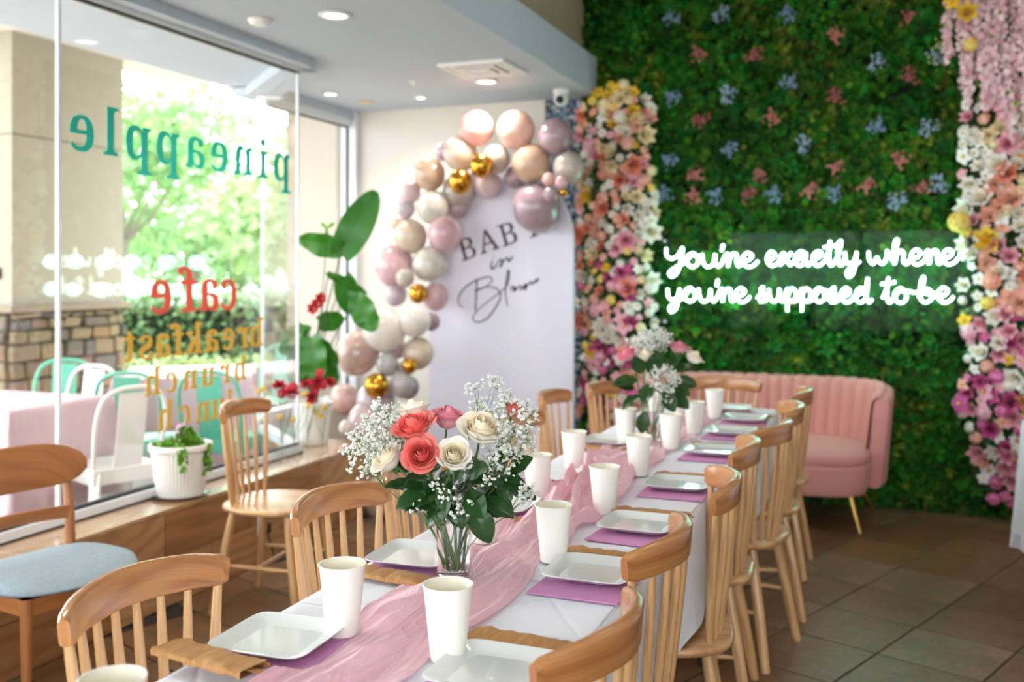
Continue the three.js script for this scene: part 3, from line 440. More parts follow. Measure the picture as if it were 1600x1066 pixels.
// ---------- neon sign ----------
{
  const GL = {
    Y: [0.95, [[0, 1.4], [0.02, 0.85], [0.25, 0.6], [0.55, 0.85], [0.78, 1.42], [0.7, 0.5], [0.5, -0.45], [0.25, -0.72], [0.13, -0.45], [0.45, -0.02], [0.85, 0.3]]],
    y: [0.85, [[0, 0.95], [0.05, 0.35], [0.25, 0.1], [0.5, 0.35], [0.62, 0.95], [0.55, 0.1], [0.4, -0.6], [0.18, -0.78], [0.1, -0.45], [0.45, -0.02], [0.8, 0.3]]],
    o: [0.75, [[0.3, 1], [0.06, 0.75], [0.05, 0.25], [0.3, 0], [0.55, 0.25], [0.52, 0.75], [0.32, 1], [0.45, 0.8], [0.7, 0.8]]],
    u: [0.92, [[0, 0.9], [0.05, 0.3], [0.25, 0], [0.5, 0.2], [0.6, 0.92], [0.62, 0.3], [0.75, 0.02], [0.9, 0.25]]],
    r: [0.72, [[0, 0.85], [0.1, 0.95], [0.12, 0], [0.18, 0.55], [0.35, 0.95], [0.5, 0.9], [0.52, 0.3], [0.6, 0.04], [0.7, 0.2]]],
    e: [0.78, [[0, 0.35], [0.35, 0.5], [0.5, 0.8], [0.3, 1], [0.1, 0.75], [0.08, 0.3], [0.3, 0], [0.58, 0.12], [0.76, 0.42]]],
    x: [0.78, [[0, 0.6], [0.18, 0.9], [0.36, 0.5], [0.54, 0.06], [0.76, 0.3]]],
    a: [0.92, [[0.6, 0.8], [0.35, 1], [0.08, 0.7], [0.08, 0.2], [0.3, 0], [0.55, 0.3], [0.62, 0.95], [0.62, 0.25], [0.75, 0.02], [0.9, 0.25]]],
    c: [0.7, [[0.55, 0.8], [0.35, 1], [0.1, 0.75], [0.08, 0.25], [0.3, 0], [0.52, 0.1], [0.68, 0.3]]],
    t: [0.55, [[0, 0.3], [0.2, 1], [0.28, 1.75], [0.22, 0.5], [0.3, 0.03], [0.42, 0.08], [0.52, 0.3]]],
    l: [0.5, [[0, 0.3], [0.25, 1.2], [0.3, 1.72], [0.18, 1.6], [0.15, 0.5], [0.25, 0.04], [0.38, 0.1], [0.5, 0.5]]],
    w: [1.15, [[0, 0.9], [0.05, 0.3], [0.22, 0.05], [0.42, 0.5], [0.48, 0.25], [0.68, 0.05], [0.88, 0.5], [0.9, 0.95], [0.98, 0.75], [1.12, 0.75]]],
    h: [0.85, [[0, 0.3], [0.22, 1.3], [0.24, 1.72], [0.14, 1.55], [0.12, 0.02], [0.2, 0.6], [0.4, 0.95], [0.54, 0.8], [0.55, 0.2], [0.68, 0.02], [0.82, 0.25]]],
    s: [0.68, [[0, 0.2], [0.28, 0.7], [0.36, 1.02], [0.22, 0.88], [0.45, 0.45], [0.35, 0.03], [0.12, 0.02], [0.4, 0.02], [0.66, 0.3]]],
    p: [0.8, [[0, 0.4], [0.14, 0.95], [0.12, -0.7], [0.15, 0.5], [0.35, 0.95], [0.58, 0.75], [0.58, 0.25], [0.36, 0.02], [0.24, 0.08], [0.55, 0.04], [0.78, 0.3]]],
    d: [0.95, [[0.55, 0.8], [0.3, 1], [0.08, 0.7], [0.08, 0.2], [0.3, 0], [0.55, 0.3], [0.68, 1.72], [0.62, 0.3], [0.75, 0.02], [0.92, 0.25]]],
    b: [0.85, [[0, 0.3], [0.22, 1.3], [0.24, 1.72], [0.14, 1.5], [0.12, 0.2], [0.3, 0], [0.58, 0.2], [0.56, 0.75], [0.36, 0.92], [0.22, 0.7], [0.5, 0.55], [0.82, 0.6]]],
  };
  const sign = thing('neon_sign', 'two lines of glowing white neon script on a clear panel against the leafy wall', 'neon sign', [0, 0, -6.36]);
  const glow = new THREE.MeshStandardMaterial({ color: 0xf4fffd, emissive: 0xd9fff6, emissiveIntensity: 4.5, roughness: 0.4 });
  part('backing_panel', rbox(1.86, 0.62, 0.006, 0.002, -0.485, 1.37, -0.03), phys(0xe9f5f2, 0.03, { transmission: 1, thickness: 0, ior: 1.45, specularIntensity: 0.1 }), sign);
  for (const [x, y] of [[-1.36, 1.63], [0.39, 1.63], [-1.36, 1.11], [0.39, 1.11]]) part('standoff', new THREE.CylinderGeometry(0.009, 0.009, 0.07, 12).rotateX(Math.PI / 2).translate(x, y, -0.05), MT.steel, sign);
  const X = 0.088, R = 0.0084;
  const word = (w, x0, x1, y, extra) => {
    let adv = 0; const strokes = [[]];
    for (const ch of w) { if (ch === "'") { strokes.push([[adv - 0.02, 1.45], [adv + 0.06, 1.55], [adv - 0.03, 1.12]]); strokes.push(strokes[0].length ? strokes.shift() : []); if (strokes.length > 1) { const main = strokes.pop(); strokes.unshift(main); } adv += 0.16; continue; } const [a, p] = GL[ch]; strokes[0].push(...p.map(([px, py]) => [px + adv, py])); if (ch === 't') strokes.push([[adv - 0.08, 1.28], [adv + 0.28, 1.34], [adv + 0.62, 1.42]]); if (ch === 'x') strokes.push([[adv + 0.62, 0.95], [adv + 0.3, 0.45], [adv - 0.02, 0.03]]); adv += a; }
    if (extra) strokes.push(extra.map(([a, b]) => [a + adv, b]));
    const k = (x1 - x0) / adv, g = strokes.filter((s) => s.length).map((s) => tube(curve(s.map(([a, b]) => [x0 + a * k, y + b * X, 0]), Math.max(12, s.length * 6)), R, 7, V(0, 0, 1)));
    part('word', merge(g), glow, sign);
    const nl = Math.max(1, Math.round((x1 - x0) / 0.3)); for (let i = 0; i < nl; i++) { const l = new THREE.PointLight(0x9dffe6, (0.42 * (x1 - x0)) / nl, 0); l.position.set(x0 + ((i + 0.5) / nl) * (x1 - x0), y + 0.04, -6.36 + 0.035); l.castShadow = true; l.shadow.radius = 3; scene.add(l); }
  };
  word("You're", -1.347, -0.765, 1.462); word('exactly', -0.72, -0.16, 1.468); word('where', -0.118, 0.376, 1.474);
  word("you're", -1.339, -0.814, 1.24); word('supposed', -0.775, -0.094, 1.245); word('to', -0.04, 0.115, 1.245, [[-0.05, 0.8], [0.2, 0.72], [0.5, 0.85]]); word('be', 0.16, 0.352, 1.25);
}
// ---------- garlands of artificial flowers ----------
function flowerGeo(kind, c1, c2) {
  const g = [];
  if (kind === 'rose') { for (const [n, r, tilt, s, k] of [[6, 0.012, 0.35, 1, 0], [5, 0.007, 0.75, 0.85, 0.5], [4, 0.003, 1.1, 0.7, 1]]) for (let i = 0; i < n; i++) { const a = (i / n) * 6.283 + k * 0.6; g.push(paint(T(T(leafGeo(0.03 * s, 0.0165 * s, -0.5, 0.25, 2, 2), 0, r, 0, tilt, 0, 0), 0, 0, 0.004 * k, 0, 0, a), new THREE.Color(c1).lerp(new THREE.Color(c2), k))); } }
  else if (kind === 'daisy') { for (let i = 0; i < 9; i++) g.push(paint(T(T(leafGeo(0.027, 0.0065, 0.1, 0.1, 2, 2), 0, 0.005, 0, 0.12, 0, 0), 0, 0, 0, 0, 0, (i / 9) * 6.283), c1)); g.push(paint(T(new THREE.SphereGeometry(0.008, 8, 5), 0, 0, 0.004, 0, 0, 0, [1, 1, 0.5]), c2)); }
  else if (kind === 'lily') { for (let i = 0; i < 5; i++) g.push(paint(T(T(leafGeo(0.034, 0.013, 0.35, 0.25, 2, 3), 0, 0.003, 0, 0.35, 0, 0), 0, 0, 0, 0, 0, (i / 5) * 6.283), c1)); g.push(paint(T(new THREE.SphereGeometry(0.006, 6, 5), 0, 0, 0.008), c2)); }
  else { for (let i = 0; i < 26; i++) { const z = 1 - (i / 26) * 0.95, a = i * 2.4, r = Math.sqrt(1 - z * z); g.push(paint(T(new THREE.CircleGeometry(0.0085, 5), Math.cos(a) * r * 0.026, Math.sin(a) * r * 0.026, z * 0.02, 0, 0, 0).applyMatrix4(new THREE.Matrix4()), new THREE.Color(c1).lerp(new THREE.Color(c2), rnd()))); const q = g[g.length - 1]; q.translate(-Math.cos(a) * r * 0.026, -Math.sin(a) * r * 0.026, -z * 0.02).applyQuaternion(new THREE.Quaternion().setFromUnitVectors(V(0, 0, 1), V(Math.cos(a) * r, Math.sin(a) * r, z).normalize())).translate(Math.cos(a) * r * 0.026, Math.sin(a) * r * 0.026, z * 0.02); } }
  return merge(g);
}
const FL = {
  white: [flowerGeo('rose', 0xf3efe6, 0xf7ead0), flowerGeo('lily', 0xf6f4ee, 0xe8d27a), flowerGeo('daisy', 0xf8f6f0, 0xe2b53a), flowerGeo('puff', 0xf4f1e8, 0xe4e2cf)],
  cream: [flowerGeo('rose', 0xf3dfb4, 0xf6e9c2), flowerGeo('puff', 0xf2dc9a, 0xf6ecc8)],
  peach: [flowerGeo('rose', 0xf0b49c, 0xf5c9ae), flowerGeo('lily', 0xf3b8a0, 0xe9a03c), flowerGeo('puff', 0xeda085, 0xf5c8b4)],
  pink: [flowerGeo('rose', 0xf0b4be, 0xe58aa2), flowerGeo('puff', 0xeca0b2, 0xf6c8d2), flowerGeo('lily', 0xefb1bf, 0xe8c060)],
  magenta: [flowerGeo('rose', 0xd45a94, 0xb83a78), flowerGeo('lily', 0xd85c9c, 0xe9c040), flowerGeo('puff', 0xcf5a92, 0xe58ab4)],
  coral: [flowerGeo('rose', 0xee9a80, 0xe27c64), flowerGeo('puff', 0xee9c82, 0xf4b49c)],
  yellow: [flowerGeo('lily', 0xf0c530, 0xd89018), flowerGeo('rose', 0xf2d048, 0xe6b428), flowerGeo('puff', 0xeecb45, 0xf6e28a)],
};
const greenLeaf = merge(T(leafGeo(0.045, 0.014, 0.3, 0.25, 2, 3), 0, 0, 0, 0.9, 0, 0.4), T(leafGeo(0.04, 0.013, 0.3, 0.25, 2, 3), 0, 0, 0, 0.9, 0, 2.6), T(leafGeo(0.04, 0.012, 0.3, 0.25, 2, 3), 0, 0, 0, 0.9, 0, 4.6));
function garland(label, x0, x1, y0, y1, n, edge, recipe, name = 'flower_garland') {
  const t = thing(name, label, 'flower garland', [0, 0, -6.44]);
  part('backing', box(Math.min(x1, 1.1) - x0 - 0.1, y1 - y0 - 0.1, 0.05, (x0 + x1) / 2, (y0 + y1) / 2, 0), std(0x3a4a2a, 0.9), t);
  const L = []; for (let i = 0; i < 420; i++) { const y = rr(y0, y1); L.push({ p: [rr(x0 + edge(y), x1 - edge(y)), y, rr(0.03, 0.07)], q: lean(V(rr(-0.8, 0.8), rr(-0.6, 0.8), 1), rr(0, 6.28)), s: rr(0.7, 1.1), c: new THREE.Color().setHSL(rr(0.22, 0.31), 0.45, rr(0.13, 0.26)) }); }
  inst('foliage', greenLeaf, phys(0xffffff, 0.5, { side: THREE.DoubleSide }), L, t);
  const P = [];   // spread the flowers evenly by best-candidate sampling
  for (let i = 0; i < n; i++) { let best, bd = -1; for (let k = 0; k < 14; k++) { const y = rr(y0, y1), x = rr(x0 + edge(y), x1 - edge(y)); let d = 9; for (const q of P) d = Math.min(d, (q[0] - x) ** 2 + (q[1] - y) ** 2); if (d > bd) { bd = d; best = [x, y]; } } P.push(best); }
  for (const [x, y] of P) {
    const k = recipe((y - y0) / (y1 - y0), (x - x0) / (x1 - x0)), m = part(k + '_flower', pick(FL[k]), petalMat, t), u = ((x - x0) / (x1 - x0)) * 2 - 1;
    m.position.set(x, y, 0.075 + 0.035 * (1 - u * u) + rr(0, 0.025)); m.quaternion.copy(lean(V(u * 0.9 + rr(-0.45, 0.45), rr(-0.45, 0.55), 1), rr(0, 6.28))); m.scale.setScalar((x0 > 0 && x > 0.52 ? 1.18 : 1) * rr(0.95, 1.45) * (rnd() < 0.15 ? 1.4 : 1));
  }
  return t;
}
const wpick = (w) => { let s = 0; for (const k in w) s += w[k]; let r = rnd() * s; for (const k in w) if ((r -= w[k]) <= 0) return k; return Object.keys(w)[0]; };
garland('narrow column garland of cream, peach and pink flowers left of the neon sign', -1.925, -1.44, 0.32, 2.66, 285, (y) => (y > 2.5 ? (y - 2.5) * 1.1 : y < 0.5 ? 0.12 * (0.5 - y) / 0.2 : 0.02 * Math.sin(y * 9)), (v, u) => (v > 0.93 ? wpick({ cream: 4, yellow: 2, white: 2, peach: 1 }) : u > 0.8 && v < 0.7 ? wpick({ white: 5, cream: 1, pink: 1 }) : wpick(v > 0.5 ? { white: 4, peach: 3, coral: 1.6, pink: 2, yellow: 1.2, cream: 1.6 } : { white: 4, pink: 3, peach: 2, magenta: 1.8, coral: 1, yellow: 1.3 })));
garland('wide column garland of white, pink and yellow flowers right of the neon sign', 0.4, 1.0, 0.1, 2.5, 295, (y) => (y < 0.5 ? 0.16 * (0.5 - y) / 0.4 : 0.02 * Math.sin(y * 8)), (v, u) => (u < 0.16 && v > 0.3 ? wpick({ white: 6, yellow: 0.6, pink: 0.6 }) : wpick(v > 0.5 ? { white: 4, coral: 1.8, peach: 2, pink: 2, yellow: 1.4, cream: 1.8 } : { white: 2.4, pink: 4, magenta: 2.6, peach: 1.6, yellow: 0.8 })));
{ // pink blossom strands hanging over the top of the right garland
  const t = thing('blossom_curtain', 'hanging curtain of pale pink blossom strands at the upper right', 'hanging blossoms', [0, 0, -6.3]);
  part('hanging_rod', new THREE.CylinderGeometry(0.012, 0.012, 0.9, 10).rotateZ(Math.PI / 2).translate(0.72, 3.3, 0), MT.black, t);
  const bl = [0xf6d2da, 0xfae0e4, 0xf0bfca].map((c) => merge(...[0, 1, 2, 3].map((i) => paint(T(T(leafGeo(0.013, 0.007, 0.3, 0.2, 1, 2), 0, 0.001, 0, 0.4, 0, 0), 0, 0, 0, 0, 0, i * 1.57), c))));
  for (let s = 0; s < 46; s++) {
    const x = 0.33 + (s / 45) * 0.82 + rr(-0.02, 0.02), len = 1.2 * (0.55 + 0.45 * Math.min(1, (x - 0.25) / 0.35)) * rr(0.75, 1), z = rr(-0.03, 0.07), L = [], yt = 3.3;
    for (let i = 0; i < len * 110; i++) { const v = (i + rnd()) / (len * 110), r = 0.032 * Math.sqrt(rnd()) * (1 - v * 0.5); const a = rr(0, 6.28); L.push(T(pick(bl).clone(), x + Math.cos(a) * r + 0.012 * Math.sin(v * 6 + s), yt - v * len, z + Math.sin(a) * r, rr(-1, 1), rr(-1, 1), rr(0, 6), rr(1.0, 1.6))); }
    part('strand', merge(L), petalMat, t).userData.kind = 'stuff';
  }
  const lv = []; for (let i = 0; i < 60; i++) lv.push(T(leafGeo(0.045, 0.013, 0.3, 0.2, 2, 3), rr(0.45, 1.1), rr(2.25, 3.2), rr(0.03, 0.1), rr(0.2, 1), rr(-0.6, 0.6), rr(2, 4.4)));
  part('leaves', merge(lv), MT.leafy, t).userData.kind = 'stuff';
  // sparse trailing tendril of tiny yellow-green buds at the left edge
  const y = thing('yellow_sprig', 'thin sprig of tiny yellow-green leaves dangling left of the pink blossoms', 'sprig', [0, 0, -6.3]), B = [], st = curve([[0.36, 3.3, 0], [0.31, 3.1, 0.03], [0.3, 2.9, 0.02], [0.27, 2.7, 0.03], [0.3, 2.58, 0.03]], 20);
  part('stem', tube(st, 0.002, 5), MT.stem, y); for (let i = 0; i < 44; i++) { const p = pick(st); B.push(T(leafGeo(0.016, 0.007, 0.2, 0.2, 1, 2), p.x + rr(-0.07, 0.05), p.y + rr(-0.03, 0.03), p.z + rr(-0.02, 0.03), rr(-1, 1), rr(-1, 1), rr(0, 6))); } part('leaves', merge(B), std(0xb9c832, 0.6, { side: THREE.DoubleSide }), y).userData.kind = 'stuff';
  [[0.335, 2.97], [0.41, 2.9], [0.43, 2.72]].forEach(([x, yy], i) => { const f = single('yellow_flower', FL.yellow[i % 3], petalMat, 'bright yellow silk flower ' + ['highest on the pink curtain edge', 'in the middle of the pink curtain edge', 'lowest on the pink curtain edge'][i], 'flower', [x, yy, -6.2], 0, 'yellow flowers on the pink curtain'); f.scale.setScalar(1.5); });
  const big = single('pompom_flower', FL.yellow[2], petalMat, 'big yellow pompom flower sticking out left of the right garland', 'flower', [0.375, 1.72, -6.3]); big.scale.setScalar(2.3);
}
// ---------- printed banner board ----------
{
  const t = thing('banner_board', 'white arched banner board lettered for a baby party behind the balloons', 'banner', [-2.375, 0, -6.06]);
  const s = new THREE.Shape(); s.moveTo(-0.5, 0.02); s.lineTo(0.5, 0.02); s.lineTo(0.5, 1.62); s.absarc(0, 1.62, 0.5, 0, Math.PI, false); s.closePath();
  part('board', flat(s, 0.03, 0.004).translate(0, 0, 0), std(0xd9d7e4, 0.55), t);
  for (const x of [-0.3, 0.3]) part('foot', T(rbox(0.05, 0.02, 0.3, 0.005), x, 0.012, -0.03), MT.white, t);
  const ink = std(0x3a262c, 0.7), O = [2.375, 0.0], zf = 0.0365;
  const W = (pts) => pts.map(([x, y]) => [x + O[0], y, zf]);
  [['B', -2.642, 1.497], ['A', -2.501, 1.545], ['B', -2.354, 1.589], ['Y', -2.19, 1.638]].forEach(([c, x, y]) => { const g = new TextGeometry(c, { font: serif, size: 0.145, depth: 0.001, curveSegments: 6 }); part('letter', T(g, x + O[0], y, zf - 0.0015, 0, 0, 0.3), ink, t); });
  const pen = (pts, r, n) => sweep(curve(W(pts), n), (q) => circ(r * (0.7 + 0.4 * Math.sin(q * 9) ** 2), 6, 1, 1).map(([a, b]) => [a, b * 0.25]), V(0, 0, 1));
  part('lettering', merge(pen([[-2.416, 1.506], [-2.429, 1.476], [-2.423, 1.449], [-2.4, 1.465], [-2.366, 1.511], [-2.354, 1.507], [-2.366, 1.461], [-2.341, 1.503], [-2.316, 1.523], [-2.309, 1.499], [-2.293, 1.511], [-2.277, 1.53]], 0.0055, 70), T(new THREE.SphereGeometry(0.005, 8, 6), -2.412 + O[0], 1.528, zf, 0, 0, 0, [1, 1, 0.2])), ink, t);
  part('lettering', merge(pen([[-2.531, 1.386], [-2.532, 1.32], [-2.537, 1.241], [-2.539, 1.174]], 0.0052, 12),
    pen([[-2.627, 1.199], [-2.655, 1.21], [-2.664, 1.232], [-2.651, 1.284], [-2.586, 1.347], [-2.492, 1.389], [-2.437, 1.396], [-2.421, 1.381], [-2.45, 1.345], [-2.522, 1.31], [-2.55, 1.306], [-2.459, 1.332], [-2.391, 1.321], [-2.364, 1.274], [-2.4, 1.196], [-2.467, 1.121], [-2.535, 1.102], [-2.56, 1.127], [-2.518, 1.183], [-2.433, 1.25], [-2.358, 1.304], [-2.32, 1.344], [-2.304, 1.414], [-2.308, 1.443], [-2.322, 1.383], [-2.329, 1.29], [-2.314, 1.205]], 0.0042, 150),
    pen([[-2.293, 1.31], [-2.287, 1.334], [-2.265, 1.331], [-2.275, 1.306], [-2.256, 1.318], [-2.233, 1.341], [-2.215, 1.333], [-2.229, 1.315], [-2.207, 1.329], [-2.188, 1.353], [-2.194, 1.313], [-2.172, 1.353], [-2.151, 1.368], [-2.155, 1.353], [-2.135, 1.361], [-2.115, 1.38], [-2.119, 1.364], [-2.098, 1.391]], 0.0055, 110)), ink, t);
}
// ---------- balloons: [x, y, z, radius, colour, label] ----------
{
  const C = { blush: 0xe7b3ac, peach: 0xecbfae, mauve: 0xa68d96, tan: 0xcaa990, beige: 0xd2bda9, stone: 0xbcb0a5, ivory: 0xd8d0c5, white: 0xece2da, gold: 0, pink: 0xd6adb2, pearl: 0xdcc2c4, lilac: 0xcbbac2, grey: 0xb7b0b0, rose: 0xd6b0a6 };
  const mats = {}; for (const k in C) mats[k] = k === 'gold' ? std(0xd29a3a, 0.2, { metalness: 1 }) : phys(C[k], 0.22, { transmission: 0.08, thickness: 0, clearcoat: 0.6, clearcoatRoughness: 0.08 });
  const body = lathe(Array.from({ length: 25 }, (_, i) => { const a = (i / 24) * Math.PI; return [Math.max(0.0005, Math.sin(a) * (1 - 0.05 * (1 + Math.cos(a)) / 2)), -Math.cos(a) * 1.03 - (i === 0 ? 0.04 : 0)]; }), 36), knot = lathe([[0.0005, -1.12], [0.07, -1.15], [0.05, -1.09], [0.025, -1.07], [0.06, -1.02]], 12);
  const list = [
    [-2.464, 2.347, -5.86, 0.115, 'blush', 'large blush pink balloon at the top of the arch, left of its twin'], [-2.195, 2.322, -5.86, 0.122, 'peach', 'large peach-pink balloon at the top centre of the arch'], [-1.935, 2.269, -5.86, 0.111, 'mauve', 'dusty mauve balloon at the top right of the arch under the camera'],
    [-2.098, 2.109, -5.86, 0.122, 'tan', 'large tan balloon under the peach one at the arch top'], [-1.846, 2.073, -5.86, 0.099, 'stone', 'grey-beige balloon at the right end of the arch beside the flower column'], [-2.577, 2.186, -5.86, 0.111, 'beige', 'cream-beige balloon left of the two gold ones'],
    [-2.74, 2.215, -5.95, 0.06, 'lilac', 'pearly lilac balloon peeping out behind the cream one near the arch top'], [-2.33, 2.141, -5.86, 0.091, 'stone', 'pale grey balloon just right of the upper gold one'], [-2.372, 2.091, -5.72, 0.075, 'gold', 'shiny gold balloon, upper of the pair near the arch top'], [-2.515, 1.996, -5.72, 0.077, 'gold', 'shiny gold balloon, lower of the pair near the arch top'],
    [-2.794, 2.064, -5.86, 0.107, 'tan', 'rosy tan balloon on the upper left bend of the arch'], [-2.632, 1.958, -5.95, 0.108, 'stone', 'grey-beige balloon behind the lower gold one of the top pair'], [-2.419, 1.994, -5.95, 0.089, 'pearl', 'pearly pink balloon hanging under the upper gold one'], [-2.233, 2.036, -5.95, 0.074, 'mauve', 'mauve balloon half hidden under the large tan one'],
    [-2.055, 1.827, -5.86, 0.156, 'mauve', 'biggest dusty mauve balloon, covering the end of the printed word'], [-1.93, 1.99, -5.72, 0.041, 'blush', 'tiny pink balloon, left of two above the biggest mauve one'], [-1.85, 1.97, -5.72, 0.041, 'pink', 'tiny pink balloon, right of two above the biggest mauve one'], [-1.916, 1.898, -5.72, 0.049, 'mauve', 'tiny mauve balloon on the upper right of the biggest one'], [-1.836, 1.911, -5.72, 0.026, 'gold', 'tiniest gold balloon by the flower column'],
    [-2.94, 1.953, -5.86, 0.076, 'pearl', 'small pearly pink balloon on the outer left bend of the arch'], [-2.971, 1.845, -5.86, 0.069, 'lilac', 'small mauve-grey balloon touching the tip of the tallest leaf'], [-2.771, 1.848, -5.86, 0.11, 'ivory', 'ivory balloon on the left bend above the tan and pink ones'], [-2.639, 1.846, -5.95, 0.069, 'mauve', 'mauve balloon peeping out on the inner side of the left bend'],
    [-2.932, 1.663, -5.86, 0.111, 'beige', 'beige balloon on the left leg of the arch right of the tallest leaf'], [-2.683, 1.671, -5.86, 0.112, 'pink', 'dusty pink balloon left of the printed capital letters'], [-3.051, 1.472, -5.86, 0.133, 'pink', 'mauve-pink balloon on the outer left leg above the drooping leaf'], [-2.794, 1.482, -5.86, 0.116, 'ivory', 'ivory balloon on the left leg left of the printed script'], [-2.9, 1.392, -5.72, 0.061, 'stone', 'small pale grey balloon between the mauve-pink and ivory ones'],
    [-3.089, 1.278, -5.95, 0.078, 'lilac', 'mauve balloon behind the drooping leaf on the left leg'], [-2.808, 1.292, -5.72, 0.061, 'gold', 'small gold balloon halfway down the left leg'], [-2.753, 1.268, -5.86, 0.089, 'pink', 'dusty pink balloon right of the small gold one halfway down'], [-3.073, 1.754, -5.95, 0.05, 'peach', 'peach balloon barely showing behind the left bend'],
    [-2.907, 1.068, -5.45, 0.135, 'white', 'big white balloon behind the hanging leaf on the left leg'], [-2.725, 1.131, -5.5, 0.104, 'white', 'white balloon on the inner side of the big white one'], [-3.092, 0.923, -5.45, 0.137, 'rose', 'big pearly rose balloon behind the lower leaves of the plant'], [-2.68, 1.117, -5.65, 0.055, 'mauve', 'mauve balloon peeping out right of the white ones'], [-2.724, 0.926, -5.55, 0.1, 'beige', 'cream balloon on the inner side of the lower left leg'], [-2.86, 0.865, -5.4, 0.07, 'grey', 'small grey balloon above the lowest gold one'], [-2.719, 0.86, -5.42, 0.047, 'gold', 'small gold balloon half hidden on the inner lower leg'], [-2.785, 0.835, -5.48, 0.046, 'lilac', 'tiny lilac-grey balloon between the lower gold ones'],
    [-2.889, 0.742, -5.32, 0.076, 'gold', 'gold balloon lowest on the arch, above the pearl lilac one'], [-2.77, 0.744, -5.42, 0.079, 'grey', 'grey balloon right of the lowest gold one'], [-2.795, 0.713, -5.55, 0.074, 'mauve', 'mauve balloon behind the grey one at the arch foot'], [-2.973, 0.622, -5.46, 0.124, 'lilac', 'pearly lilac balloon under the lowest gold one'], [-2.993, 0.5, -5.4, 0.13, 'pearl', 'pearly pink balloon at the foot of the arch by the sill end'], [-3.085, 0.478, -5.31, 0.053, 'white', 'small white balloon at the foot of the arch touching the sill'], [-3.24, 0.615, -5.55, 0.099, 'rose', 'rose balloon behind the white plant pot'], [-2.9, 0.949, -5.6, 0.066, 'pearl', 'pale pink balloon in the gap under the white ones'],
    [-2.75, 0.126, -5.14, 0.121, 'beige', 'beige balloon lying on the floor behind the window side chairs'], [-2.86, 0.33, -5.32, 0.09, 'white', 'white balloon above the one on the floor by the sill end'],
  ];
  for (const [x, y, z, r, c, l] of list) {
    const t = thing('balloon', l, 'balloon', [x, y, z], 0, c === 'gold' ? 'gold balloons of the arch' : 'matte balloons of the arch');
    t.rotation.set(rr(-0.5, 0.5), rr(0, 6), rr(-0.5, 0.5)); t.scale.setScalar(r); part('body', body, mats[c], t); part('knot', knot, mats[c], t);
  }
}

// ---------- bouquets ----------
const roseLeafG = [0, 1].map((k) => grid(6, 8, (u, v) => { const e = u * 2 - 1, w = 0.024 * Math.sin(Math.PI * Math.min(1, v * 0.95 + 0.03)) ** 0.75 * (1 + 0.06 * Math.sin(v * 50)); return [e * w, 0.07 * v, -0.02 * v * v * (k ? 1 : -0.2) + Math.abs(e) * w * 0.3 + 0.002 * Math.sin(v * 18) * Math.abs(e), e * w, v * 0.07]; }));
function petalGeo(R, h, half, curl, seedn, close) {
  return grid(8, 7, (u, v) => {
    const e = u * 2 - 1, a = e * half * (0.75 + 0.25 * v), edge = v * (1 - 0.22 * Math.abs(e) ** 2.5), r = R * (0.25 + 0.75 * Math.sin(Math.min(1, edge * 1.25) * 1.57) ** 0.7) * (1 - close * Math.max(0, (edge - 0.5) / 0.5) ** 1.5) * (1 + 0.12 * e) + curl * Math.max(0, edge - 0.62) ** 1.6 * 3.2, y = h * edge - curl * 0.9 * Math.max(0, edge - 0.75) + 0.0016 * Math.sin(e * 7 + seedn) * v;
    return [Math.sin(a) * r, y, Math.cos(a) * r, e, v];
  });
}
const bloomSet = (() => { const o = []; const spec = [[2, 0.0045, 0.0375, 2.4, 0, 0.75], [3, 0.0085, 0.0385, 1.75, 0.0005, 0.5], [3, 0.0125, 0.039, 1.5, 0.001, 0.36], [4, 0.0165, 0.039, 1.25, 0.003, 0.2], [5, 0.021, 0.0385, 1.05, 0.006, 0.06], [5, 0.026, 0.037, 0.95, 0.011, 0], [5, 0.0305, 0.034, 0.9, 0.018, 0]]; spec.forEach(([n, R, h, half, curl, close], l) => { const g = petalGeo(R, h, half, curl, l * 2, close); for (let i = 0; i < n; i++) o.push([g, (i / n) * 6.283 + l * 1.1, l]); }); return o; })();
const RC0 = 0, RC = { coral: [0xf4746a, 0xf78c82], pink: [0xf096a6, 0xf4aab6], cream: [0xfff2d6, 0xfff8ea] };
const roseMats = {}; for (const k in RC) roseMats[k] = RC[k].map((c) => petal(c, 0.16));
// a rose: bloom at a point with an axis, stem down to a foot in the vase
function rose(kind, head, axis, foot, size, label, group, open = 1) {
  const t = thing(kind + '_rose', label, 'rose', head, 0, group), ax = V(...axis).normalize(), q = new THREE.Quaternion().setFromUnitVectors(V(0, 1, 0), ax);
  const b = new THREE.Group(); b.name = 'bloom'; b.quaternion.copy(q); b.scale.setScalar(size * 1.08); t.add(b);
  for (const [g, a, l] of bloomSet) { const m = part('petal', g, roseMats[kind][l > 4 ? 1 : 0], b); m.rotation.y = a + rr(-0.2, 0.2); m.rotation.x = rr(-0.07, 0.07); m.position.y = -0.012 + (l < 3 ? 0.001 * (3 - l) : -0.0012 * l); const s = rr(0.94, 1.06); m.scale.set(s * open, s, s * open); }
  part('sepal', T(merge(...[0, 1, 2, 3, 4].map((i) => T(T(leafGeo(0.022, 0.005, 0.6, 0.2, 2, 3), 0, 0, 0, 0.9, 0, 0), 0, -0.014, 0.004, 0, i * 1.256, 0))), 0, 0, 0, 0, 0, 0), MT.roseLeaf, b);
  const h = V(...head), f = V(...foot).sub(h), d = ax.clone().multiplyScalar(-0.06 * size), c = curve([[d.x * 0.15, d.y * 0.15, d.z * 0.15], [d.x, d.y, d.z], [f.x * 0.6, f.y * 0.55, f.z * 0.6], [f.x, f.y, f.z]], 18);
  part('stem', tube(c, 0.0026, 7), MT.stem, t);
  return t;
}
